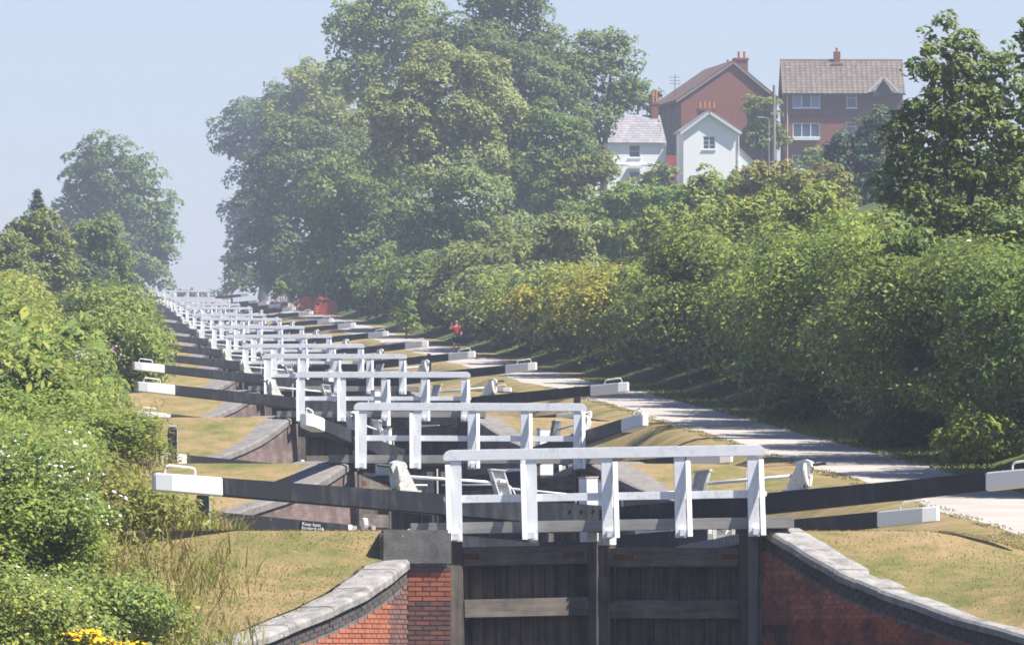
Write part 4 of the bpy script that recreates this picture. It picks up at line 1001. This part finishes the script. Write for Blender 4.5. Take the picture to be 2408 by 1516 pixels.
def window(parent, x0, x1, z0, z1, y, cols, glass, bars=0, sill=True, name='window', tophung=False):
    w = MB(); f = .07
    w.box(x0, x1, y+.03, y+.11, z1-f, z1); w.box(x0, x1, y+.03, y+.11, z0, z0+f); w.box(x0, x0+f, y+.031, y+.109, z0+f, z1-f); w.box(x1-f, x1, y+.031, y+.109, z0+f, z1-f)
    for k in range(1, cols):
        x = x0+(x1-x0)*k/cols; w.box(x-f/2, x+f/2, y+.032, y+.108, z0+f, z1-f)
    if tophung: w.box(x0+f, x1-f, y+.033, y+.107, z0+(z1-z0)*.68, z0+(z1-z0)*.68+.05)
    for k in range(bars):
        z = z0+(z1-z0)*(k+1)/(bars+1); w.box(x0+f, x1-f, y+.04, y+.1, z-.015, z+.015)
    fr = w.build(name, M['frame'], parent)
    for k in range(cols):
        a, b = x0+(x1-x0)*k/cols, x0+(x1-x0)*(k+1)/cols
        p = MB(); p.box(a+.03, b-.03, y+.075, y+.085, z0+.03, z1-.03); p.build('pane', glass[k % len(glass)] if isinstance(glass, list) else glass, fr)
    if sill:
        p = MB(); p.box(x0-.08, x1+.08, y-.09, y+.03, z0-.09, z0-.002); p.build('sill', M['frame'], fr)
    return fr
def pots(parent, m_xyz, n, dx, h=.55, rad=.12):
    for k in range(n):
        p = MB(); x, y, z = m_xyz; p.tube([(x+dx*k, y, z), (x+dx*k, y, z+h*.85), (x+dx*k, y, z+h)], [rad*.85, rad, rad*1.15], 10); p.build('chimney_pot', M['terracotta'], parent)
RH = 5.7; KH = KP/RH     # px per metre at the houses
def HX(px): return (px-1204)/KH
def HZ(py): return (HOR-py)/KH
YH = 180*RH

# brick block seen end on
gx, gz = HX(1608), HZ(430)
t = thing('brick_house', 'tall red brick block showing its gable end and big chimney', 'house', (gx, YH+14, gz), R_(8), 'houses on the rise')
wd_ = (1838-1608)/KH; ev = HZ(212)-gz; ap = HZ(126)-gz; apx = (1733-1608)/KH; dep = 16.0
hole = (HX(1781)-gx, HX(1806)-gx, HZ(237)-gz, HZ(218)-gz)
m = MB(); hole_wall(m, 0, wd_, 0, ev, 0, .3, [hole]); m.prism([(0, ev+.002), (wd_, ev+.002), (apx, ap)], 0.002, .3); m.build('wall', M['blockbrick'], t)
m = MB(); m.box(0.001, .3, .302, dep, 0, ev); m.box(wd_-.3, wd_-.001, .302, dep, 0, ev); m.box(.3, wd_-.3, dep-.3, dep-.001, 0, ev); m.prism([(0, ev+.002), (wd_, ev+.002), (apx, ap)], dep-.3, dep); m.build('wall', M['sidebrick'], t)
m = MB(); th = .18
def slope(m, x0, z0, x1, z1, y0, y1, th):
    L = math.hypot(x1-x0, z1-z0); nx, nz = -(z1-z0)/L*th, (x1-x0)/L*th
    if nz < 0: nx, nz = -nx, -nz
    m.hexa([(x0,y0,z0),(x1,y0,z1),(x1,y1,z1),(x0,y1,z0),(x0+nx,y0,z0+nz),(x1+nx,y0,z1+nz),(x1+nx,y1,z1+nz),(x0+nx,y1,z0+nz)])
sl1 = (ap-ev)/apx; sl2 = (ap-ev)/(wd_-apx)
slope(m, -.5, ev-.5*sl1+.02, apx, ap+.02, -.18, dep+.2, th); slope(m, apx, ap+.02, wd_+.5, ev-.5*sl2+.02, -.18, dep+.2, th)
rf = m.build('roof', M['rooftile_red'], t)
m = MB(); slope(m, -.45, ev-.45*sl1-.12, apx, ap-.12, -.2, -.02, .13); slope(m, apx, ap-.12, wd_+.45, ev-.45*sl2-.12, -.2, -.02, .13); m.build('bargeboard', M['bargedark'], rf)
cx0, cx1 = HX(1752)-gx, HX(1782)-gx
m = MB(); m.box(cx0, cx1, 3, 4.4, ev+.5, HZ(112)-gz); m.box(cx0-.08, cx1+.08, 2.92, 4.48, HZ(116)-gz, HZ(111)-gz); ch = m.build('chimney', M['stackbrick'], rf)
pots(ch, ((cx0+cx1)/2-.15, 3.7, HZ(111)-gz), 2, .5, .6, .13); pots(ch, (apx+.5, 6, ap), 1, .4, .55, .12)
m = MB(); m.box(-.62, -.5, -.15, dep, ev-.5*sl1-.12, ev-.5*sl1+.0); m.build('gutter', M['iron'], rf)
window(t, *hole, 0.0, 2, M['glass'])
m = MB(); m.tube([(.2,5,ev), (.2,5,ev+2.4)], .03, 6); [m.box(.2-.5, .2+.5, 4.97, 5.03, ev+1.5+.3*k, ev+1.54+.3*k) for k in range(3)]; m.build('aerial', M['iron'], t)

# right brick block, long side
gx, gz = HX(1850), HZ(430)
t = thing('brick_house', 'long red brick block with brown tiled roof and white windows', 'house', (gx, YH+8, gz), R_(1), 'houses on the rise')
wd_ = 10.6; ev = HZ(208)-gz; rd = HZ(126)-gz; fl = HZ(266)-gz; dep = 8.5
def hb(a, b, c, d): return (HX(a)-gx, HX(b)-gx, HZ(d)-gz, HZ(c)-gz)
hup = [hb(1870,1935,209,243), hb(1998,2022,209,243)]; hmid = [hb(1870,1934,279,313), hb(1996,2021,277,312)]; hlow = [hb(1868,1901,355,388), hb(1996,2021,352,388)]
m = MB(); hole_wall(m, 0, wd_, 0, fl, 0, .3, hmid+hlow); m.build('wall', M['blockbrick'], t)
m = MB(); hole_wall(m, -.02, wd_+.02, fl+.003, ev, -.08, .3, hup); m.build('wall', M['tilehung'], t)
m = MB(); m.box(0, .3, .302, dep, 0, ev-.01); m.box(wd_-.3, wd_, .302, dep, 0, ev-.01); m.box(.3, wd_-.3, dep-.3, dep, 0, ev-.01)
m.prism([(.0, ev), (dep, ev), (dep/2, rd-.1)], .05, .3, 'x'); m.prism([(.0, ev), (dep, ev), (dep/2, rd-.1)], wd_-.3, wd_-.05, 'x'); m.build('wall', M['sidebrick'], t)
for h in hup: window(t, *h, -.08, 3 if h[1]-h[0] > 1.6 else 1, [M['glassblue'], M['glass'], M['glassblue']] if h[1]-h[0] > 1.6 else M['glass'], tophung=h[1]-h[0] < 1.6)
for h in hmid+hlow: window(t, *h, 0.0, 3 if h[1]-h[0] > 1.6 else (2 if h in hlow else 1), M['glass'], tophung=h[1]-h[0] < 1.2)
m = MB(); m.box(HX(1872)-gx, HX(1933)-gx, -.35, -.1, HZ(320)-gz, HZ(313)-gz); m.build('window_box', M['frame'], t)
m = MB(); m.hexa([(-.2,-.45,ev-.15),(wd_+.2,-.45,ev-.15),(wd_+.2,dep/2,rd-.03),(-.2,dep/2,rd-.03),(-.2,-.45,ev-.07),(wd_+.2,-.45,ev-.07),(wd_+.2,dep/2,rd+.05),(-.2,dep/2,rd+.05)])
m.hexa([(-.2,dep/2+.002,rd-.03),(wd_+.2,dep/2+.002,rd-.03),(wd_+.2,dep+.45,ev-.15),(-.2,dep+.45,ev-.15),(-.2,dep/2+.002,rd+.05),(wd_+.2,dep/2+.002,rd+.05),(wd_+.2,dep+.45,ev-.07),(-.2,dep+.45,ev-.07)])
rf = m.build('roof', M['rooftile_red'], t)
ang = math.atan2(rd-ev+.12, dep/2+.45); Ls = math.hypot(rd-ev+.12, dep/2+.45); nr, nc = 12, 24
tm = MB(); cw = (wd_+.4)/nc; rl = Ls/nr
tm.hexa([(0,0,0),(cw-.03,0,0),(cw-.03,rl+.03,0),(0,rl+.03,0),(0,0,.035),(cw-.03,0,.035),(cw-.03,rl+.03,.012),(0,rl+.03,.012)])
tm.tube([(cw*.78,0,.04),(cw*.78,rl,.02)], .045, 6)
tme = tm.mesh('roof_tile', M['rooftile'])
for a in range(nr):
    for b in range(nc):
        o = lk(bpy.data.objects.new('roof_tile', tme), rf); o.rotation_euler = (ang, 0, 0)
        o.location = (-.2+cw*b, -.45+math.cos(ang)*rl*a, ev-.06+math.sin(ang)*rl*a)
m = MB(); m.tube([(-.22,dep/2,rd+.06),(wd_+.22,dep/2,rd+.06)], .11, 8); m.build('ridge', M['rooftile_red'], rf)
cx = HX(1980)-gx; m = MB(); m.box(cx-.3, cx+.3, dep/2-.35, dep/2+.35, rd-.6, HZ(104)-gz); m.box(cx-.55, cx+.5, dep/2-.9, dep/2-.4, rd-.5, rd-.28); ch = m.build('chimney', M['stackbrick'], rf)
pots(ch, (cx, dep/2, HZ(104)-gz), 1, .3, .35, .13)
m = MB(); m.box(-.25, wd_+.25, -.56, -.46, ev-.2, ev-.08); m.build('gutter', M['iron'], rf)
px_ = HX(1857)-gx; m = MB(); m.tube([(px_, -.14, 0), (px_, -.14, ev-.2)], .06, 8); m.build('drainpipe', M['pipe'], t)
px0, px1 = HX(2050)-gx, HX(2118)-gx; pm = (px0+px1)/2
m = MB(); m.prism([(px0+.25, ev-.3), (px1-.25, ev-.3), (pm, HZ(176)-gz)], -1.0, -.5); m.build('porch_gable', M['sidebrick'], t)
m = MB(); slope(m, px0-.05, HZ(206)-gz-.1, pm, HZ(172)-gz, -1.25, -.47, .16); slope(m, pm, HZ(172)-gz, px1+.05, HZ(206)-gz-.1, -1.25, -.47, .16); m.build('porch_bargeboard', M['barge'], t)

# white gabled cottage
gx, gz = HX(1605), HZ(440)
t = thing('white_cottage', 'white rendered cottage gable with small paned window and orange pots', 'house', (gx, YH-6, gz), R_(6), 'houses on the rise')
wd_ = (1733-1605)/KH; ev = HZ(314)-gz; ap = HZ(270)-gz; apx = (1665-1605)/KH; dep = 5
hole = (HX(1651)-gx, HX(1680)-gx, HZ(358)-gz, HZ(327)-gz)
m = MB(); hole_wall(m, 0, wd_, 0, ev, 0, .3, [hole]); m.prism([(0, ev+.002), (wd_, ev+.002), (apx, ap)], 0.002, .3); m.box(0, .3, .302, dep, 0, ev); m.box(wd_-.3, wd_, .302, dep, 0, ev); m.box(.3, wd_-.3, dep-.3, dep, 0, ev); m.build('wall', M['render'], t)
window(t, *hole, .0, 2, M['glass'], bars=2)
m = MB(); sl1 = (ap-ev)/apx; sl2 = (ap-ev)/(wd_-apx)
slope(m, -.25, ev-.25*sl1+.02, apx, ap+.02, -.35, dep+.2, .12); slope(m, apx, ap+.02, wd_+.25, ev-.25*sl2+.02, -.35, dep+.2, .12); rf = m.build('roof', M['slate'], t)
m = MB(); slope(m, -.25, ev-.25*sl1-.2, apx, ap-.2, -.40, -.30, .2); slope(m, apx, ap-.2, wd_+.25, ev-.25*sl2-.2, -.40, -.30, .2); m.build('bargeboard', M['barge'], rf)
m = MB(); m.box(HX(1652)-gx, HX(1689)-gx, 3.4, 4.5, ev, HZ(258)-gz); m.box(HX(1650)-gx, HX(1691)-gx, 3.3, 4.6, HZ(262)-gz, HZ(257)-gz); ch = m.build('chimney', M['stackbrick'], rf)
pots(ch, (HX(1656)-gx, 3.9, HZ(257)-gz), 4, .41, .6, .11)
m = MB(); x2 = HX(1775)-gx; m.prism([(wd_+.002, 0), (x2, 0), (x2, HZ(392)-gz), (wd_+.002, HZ(352)-gz)], .1, 4.0); m.build('lean_to', M['render'], t)
m = MB(); slope(m, wd_+.01, HZ(352)-gz, x2+.15, HZ(394)-gz-.05, .0, 4.2, .1); m.build('lean_to_roof', M['slate'], t)
m = MB(); m.tube([(wd_+.07,-.06,.2),(wd_+.07,-.06,ev-.2)], .05, 7); m.build('drainpipe', M['frame'], t)

# slate roofed cottage
gx, gz = HX(1378), HZ(448)
t = thing('white_cottage', 'long white cottage with pale slate roof and brick chimney', 'house', (gx, YH-2, gz), R_(9), 'houses on the rise')
wd_ = (1566-1378)/KH; ev = HZ(336)-gz; rd = HZ(268)-gz; dep = 6.5
holes = [hb2 for hb2 in [(HX(1480)-gx, HX(1507)-gx, HZ(372)-gz, HZ(342)-gz), (HX(1480)-gx, HX(1507)-gx, HZ(436)-gz, HZ(404)-gz), (HX(1405)-gx, HX(1430)-gx, HZ(372)-gz, HZ(344)-gz)]]
m = MB(); hole_wall(m, 0, wd_, 0, ev, 0, .3, holes); m.box(0, .3, .302, dep, 0, ev); m.box(wd_-.3, wd_, .302, dep, 0, ev); m.box(.3, wd_-.3, dep-.3, dep, 0, ev)
m.prism([(0, ev), (dep, ev), (dep/2, rd-.1)], wd_-.3, wd_-.002, 'x'); m.prism([(0, ev), (dep, ev), (dep/2, rd-.1)], 0.002, .3, 'x'); m.build('wall', M['render'], t)
for h in holes: window(t, *h, 0.0, 1, M['glass'], bars=1)
m = MB(); m.box(0, wd_, -.03, -.002, HZ(389)-gz, HZ(386)-gz); m.build('string_course', M['render'], t)
m = MB(); m.box(HX(1478)-gx, HX(1509)-gx, -.8, -.05, HZ(396)-gz, HZ(393)-gz); m.build('door_hood', M['barge'], t)
m = MB(); yy = .3; m.hexa([(-.15,-yy,ev-.1),(wd_+.1,-yy,ev-.1),(wd_+.1,dep/2,rd-.06),(-.15,dep/2,rd-.06),(-.15,-yy,ev-.05),(wd_+.1,-yy,ev-.05),(wd_+.1,dep/2,rd),(-.15,dep/2,rd)])
m.hexa([(-.15,dep/2+.003,rd-.06),(wd_+.1,dep/2+.003,rd-.06),(wd_+.1,dep+yy,ev-.1),(-.15,dep+yy,ev-.1),(-.15,dep/2+.003,rd),(wd_+.1,dep/2+.003,rd),(wd_+.1,dep+yy,ev-.05),(-.15,dep+yy,ev-.05)]); rf = m.build('roof', M['slate'], t)
ang = math.atan2(rd-ev+.05, dep/2+yy); Ls = math.hypot(rd-ev+.05, dep/2+yy); nr, nc = 12, 22
tm = MB(); cw = (wd_+.25)/nc; rl = Ls/nr
tm.hexa([(0,0,0),(cw-.015,0,0),(cw-.015,rl+.03,0),(0,rl+.03,0),(0,0,.025),(cw-.015,0,.025),(cw-.015,rl+.03,.008),(0,rl+.03,.008)]); tme = tm.mesh('slate', M['slate'])
for a in range(nr):
    for b in range(nc):
        o = lk(bpy.data.objects.new('slate', tme), rf); o.rotation_euler = (ang, 0, 0); o.location = (-.15+cw*b+(cw/2 if a % 2 and b < nc-1 else 0), -yy+math.cos(ang)*rl*a, ev-.046+math.sin(ang)*rl*a)
m = MB(); x0 = HX(1547)-gx; x1 = HX(1563)-gx; m.box(x0, x1, dep/2-.5, dep/2+.5, rd-1.2, HZ(238)-gz); m.box(x0-.06, x1+.06, dep/2-.56, dep/2+.56, HZ(243)-gz, HZ(237)-gz); ch = m.build('chimney', M['stackbrick'], rf)
pots(ch, (x0+.18, dep/2, HZ(237)-gz), 2, .3, 1.0, .12)
m = MB(); m.tube([(wd_+.06,-.07,.2),(wd_+.06,-.07,ev-.1)], .05, 7); m.build('drainpipe', M['frame'], t)
# little things around the houses
def simple(name, label, cat, loc, group=None): return thing(name, label, cat, loc, 0, group)
p = at(1586, 440, RH); t = simple('board_fence', 'red boarded fence between the two white cottages', 'fence', (p.x, p.y+3, p.z))
for k in range(6):
    m = MB(); m.box(-.62+.21*k, -.43+.21*k, -.02, .02, 0, HZ(362)-HZ(440)+(.02*(k % 2))); m.build('board', M['redwall'], t)
m = MB(); m.box(-.65, .65, .021, .07, 1.6, 1.7); m.box(-.65, .65, .021, .07, .5, .6); m.build('rail', M['redwall'], t)
p = at(1821, 430, 5.25); t = simple('telegraph_pole', 'tall timber telegraph pole between the brick blocks', 'pole', (p.x, p.y, p.z))
m = MB(); m.tube([(0,0,-.5),(0,0,(430-200)/(KP/5.25))], [.15,.11], 10); m.build('pole', M['post_grey'], t); m = MB(); m.box(-.05, .05, -.14, -.08, 5.5, 6.1); m.build('plate', M['steel'], t)
p = at(1809, 430, 5.25); t = simple('street_lamp', 'thin pale street lamp left of the telegraph pole', 'street lamp', (p.x, p.y, p.z)); hh = (430-276)/(KP/5.25)
m = MB(); m.tube([(0,0,-.3),(0,0,hh-.3),(-.1,0,hh-.05),(-.35,0,hh)], [.045,.032,.028,.025], 8); m.build('column', M['steel'], t); m = MB(); m.box(-.95, -.35, -.1, .1, hh-.05, hh+.08); m.build('lantern', M['steel'], t, .03)
p = at(1480, 446, 5.55); t = simple('parasol', 'closed red parasol in front of the slate roofed cottage', 'parasol', (p.x, p.y, p.z))
m = MB(); m.tube([(0,0,-.3),(0,0,1.35)], .025, 6); m.build('pole', M['steel'], t); m = MB(); m.tube([(0,0,.35),(0,0,.55),(0,0,.9),(0,0,1.35)], [.2,.17,.12,.02], 9); m.build('canopy', M['orange'] if 'orange' in M else M['terracotta'], t)
# chimneyed house behind the left trees
p = at(150, 640, 5.0); g = Gxy(p.x, p.y); K5 = KP/5.0
t = thing('brick_house', 'brick chimney of a house hidden behind the left trees', 'house', (p.x, p.y, g)); ht = (HOR-640)/K5-g
m = MB(); m.box(-2.2, .4, 0, 6, 0, ht-.8); m.build('wall', M['blockbrick'], t)
m = MB(); m.prism([(-.3, ht-.8), (6.3, ht-.8), (3, ht+.6)], -2.4, .6, 'x'); rf = m.build('roof', M['rooftile_red'], t)
m = MB(); zt = (HOR-545)/K5-g; m.box(-.05, .42, 2.5, 3.2, ht-.5, zt); ch = m.build('chimney', M['stackbrick'], rf); pots(ch, (.18, 2.8, zt), 1, .3, .45, .12)

# ------------------------------------------------------------------ orange netting by the towpath
M['orange'] = m_plain('orange_netting', (.62,.10,.045), .6, .3, .2); M['redcloth'] = m_plain('red_tarpaulin', (.40,.07,.06), .7, .2, .25)
def netting(label, pts, h):
    t = thing('safety_netting', label, 'fence', pts[0], 0, 'orange safety netting'); b = pts[0]
    m = MB(); P = [Vector(p)-Vector(b) for p in pts]
    L = [0]
    for a, c in zip(P, P[1:]): L.append(L[-1]+(c-a).length)
    def pos(l):
        for k in range(len(P)-1):
            if l <= L[k+1]: return P[k].lerp(P[k+1], (l-L[k])/(L[k+1]-L[k]))
        return P[-1]
    n = int(L[-1]/.22)
    for k in range(n+1):
        q = pos(L[-1]*k/n); sag = .06*math.sin(k*.9); m.box(q.x-.035, q.x+.035, q.y-.01, q.y+.01, q.z+.05, q.z+h+sag)
    rows = int(h/.15)
    for rr in range(rows+1):
        for k in range(n):
            q, w = pos(L[-1]*k/n), pos(L[-1]*(k+1)/n); z = .05+rr*h/rows; s0, s1 = .06*math.sin(k*.9)*rr/rows, .06*math.sin((k+1)*.9)*rr/rows
            m.hexa([(q.x,q.y-.008,q.z+z+s0),(w.x,w.y-.008,w.z+z+s1),(w.x,w.y+.008,w.z+z+s1),(q.x,q.y+.008,q.z+z+s0),(q.x,q.y-.008,q.z+z+s0+.07),(w.x,w.y-.008,w.z+z+s1+.07),(w.x,w.y+.008,w.z+z+s1+.07),(q.x,q.y+.008,q.z+z+s0+.07)])
    o = m.build('net', M['orange'], t); o['kind'] = 'stuff'
    for k in range(len(P)):
        m = MB(); m.tube([tuple(P[k]+Vector((0,.04,-.2))), tuple(P[k]+Vector((0,.04,h+.15)))], .025, 6); m.build('stake', M['iron'], t)
def gp(u, s): return tuple(W(u, s, float(G(u, s))))
netting('orange safety netting along the towpath edge near the ninth lock', [gp(12.0,1030), gp(11.0,1036), gp(10,1034), gp(8.8,1036)], 1.5)
netting('red orange netting strip beyond the walkers', [gp(9.4,1150), gp(8,1165), gp(6.5,1170), gp(4.4,1180)], .85)

# ------------------------------------------------------------------ people
M['skin'] = m_plain('skin', (.46,.26,.18), .6, .3, .1); M['redshirt'] = m_plain('red_shirt', (.36,.045,.045), .8, .2, .2); M['navy'] = m_plain('dark_shorts', (.02,.022,.04), .8, .2, .2)
M['hair'] = m_plain('dark_hair', (.03,.022,.018), .7, .3, .2); M['bluecloth'] = m_plain('blue_cloth', (.14,.20,.34), .8, .2, .2); M['palecloth'] = m_plain('pale_cloth', (.62,.63,.64), .8, .2, .1); M['shoe'] = m_plain('dark_shoe', (.03,.03,.035), .6, .3, .2)
def skin(name, J, Ed, mat, parent, sub=2, root=0):
    me = bpy.data.meshes.new(name); me.from_pydata([j[0] for j in J], Ed, []); o = lk(bpy.data.objects.new(name, me), parent)
    sk = o.modifiers.new('skin', 'SKIN'); sk.use_smooth_shade = True
    for k, v in enumerate(me.skin_vertices[0].data):
        r = J[k][1]; v.radius = r if isinstance(r, tuple) else (r, r); v.use_root = (k == root)
    s = o.modifiers.new('sub', 'SUBSURF'); s.levels = sub; s.render_levels = sub
    me.materials.append(mat); return o
def person(label, loc, rz, shirt, shorts, raise_arm=False, group=None):
    t = thing('person', label, 'person', loc, rz, group)
    J = [((0,0,.95),(.13,.10)), ((0,0,1.15),(.12,.09)), ((0,0,1.38),(.15,.095)), ((0,-.01,1.50),.055), ((0,-.02,1.56),(.06,.065)), ((0,-.025,1.66),(.085,.10)), ((0,-.02,1.74),(.06,.07)),
         ((.10,0,.90),(.085,.09)), ((.11,-.02,.50),.058), ((.12,.02,.10),.036), ((.13,-.12,.04),(.04,.035)),
         ((-.10,0,.90),(.085,.09)), ((-.11,-.05,.50),.058), ((-.12,.06,.10),.036), ((-.13,-.08,.04),(.04,.035)),
         ((.19,0,1.40),.058), ((.25,.02,1.13),.043), ((.24,-.12,.90),.032), ((.24,-.16,.82),.032)]
    if raise_arm: J += [((-.19,0,1.40),.058), ((-.36,-.10,1.28),.043), ((-.28,-.20,1.50),.032), ((-.24,-.20,1.60),.033)]
    else: J += [((-.19,0,1.40),.058), ((-.25,.03,1.13),.043), ((-.24,-.10,.90),.032), ((-.24,-.14,.82),.032)]
    Ed = [(0,1),(1,2),(2,3),(3,4),(4,5),(5,6),(0,7),(7,8),(8,9),(9,10),(0,11),(11,12),(12,13),(13,14),(2,15),(15,16),(16,17),(17,18),(2,19),(19,20),(20,21),(21,22)]
    skin('body', J, Ed, M['skin'], t)
    sj = [((0,0,.90),(.165,.125)), ((0,0,1.15),(.15,.115)), ((0,0,1.37),(.175,.115)), ((0,0,1.47),(.09,.08)), ((.19,0,1.40),.08), (tuple(Vector(J[15][0]).lerp(Vector(J[16][0]), .6)), .065), ((-.19,0,1.40),.08), (tuple(Vector(J[19][0]).lerp(Vector(J[20][0]), .6)), .065)]
    skin('shirt', sj, [(0,1),(1,2),(2,3),(2,4),(4,5),(2,6),(6,7)], shirt, t)
    pj = [((0,0,.93),(.155,.12)), ((.10,0,.84),(.11,.115)), ((.11,-.02,.56),.095), ((-.10,0,.84),(.11,.115)), ((-.11,-.045,.56),.095)]
    skin('shorts', pj, [(0,1),(1,2),(0,3),(3,4)], shorts, t)
    skin('hair', [((0,.02,1.72),(.085,.095)), ((0,.03,1.80),(.06,.07))], [(0,1)], M['hair'], t)
    for j in (9, 13):
        q = J[j][0]; skin('shoe', [((q[0],q[1]+.03,.05),.05), ((q[0]+.005,q[1]-.17,.035),.042)], [(0,1)], M['shoe'], t)
    return t
s = 180*3.28; u = 9.75
tp_ = person('person in a red top and dark shorts on the towpath, one hand raised', W(u, s, float(Pz(s))+.02), R_(8), M['redshirt'], M['navy'], True)
bp = thing('rucksack', 'dark blue rucksack hanging on the walker in red', 'bag', tuple(Vector(tp_.location)+Vector((.10,.17,1.02))), R_(8))
m = MB(); m.box(-.14, .16, -.05, .1, 0, .4); m.build('pack', M['bluecloth'], bp, .05); m = MB(); m.box(-.1, .12, .1, .15, .05, .25); m.build('pocket', M['bluecloth'], bp, .03)
for k, (uu, ss, sh, lab) in enumerate([(7.9,1112,M['palecloth'],'far walker in a white top behind the netting'),(8.7,1118,M['palecloth'],'middle far walker in pale clothes behind the netting'),(9.6,1110,M['bluecloth'],'far walker in blue behind the netting')]):
    person(lab, W(uu, ss, float(G(uu, ss))+.02), R_(20*k-15), sh, M['navy'], False, 'far group of walkers')

# ------------------------------------------------------------------ far skyline beyond the summit
for j, (px, w, r, h, kd) in enumerate([(440,30,10.5,14,'blue'),(475,26,11.0,9,'blue'),(505,30,11.5,12,'blue')]):
    tree(['low hazy bush left in the gap of sky','low hazy bush middle in the gap of sky','low hazy bush right in the gap of sky'][j], [(px, 694, w, h), (px+8, 700, w, h)], r, kd, 80+j, cover=.4, sub=14, cat='bush', name='bush', group='far bushes in the gap of sky')

# ------------------------------------------------------------------ haze
m = MB(); m.box(-420, 430, -90, 2720, -12, 96)
hz = m.build('haze', M['lawn']); hz.data.materials.clear(); tag(hz, 'pale summer heat haze over the whole flight', 'haze', kind='stuff')
hm = bpy.data.materials.new('haze'); hm.use_nodes = True; ht_ = hm.node_tree; ht_.nodes.clear()
ho = ht_.nodes.new('ShaderNodeOutputMaterial'); pv = ht_.nodes.new('ShaderNodeVolumePrincipled')
pv.inputs['Color'].default_value = (.78,.87,1.0,1); pv.inputs['Density'].default_value = HAZE = .00022; pv.inputs['Anisotropy'].default_value = .25
ht_.links.new(pv.outputs[0], ho.inputs['Volume']); hz.data.materials.append(hm)
print('LEAVES', LEAFCOUNT[0])
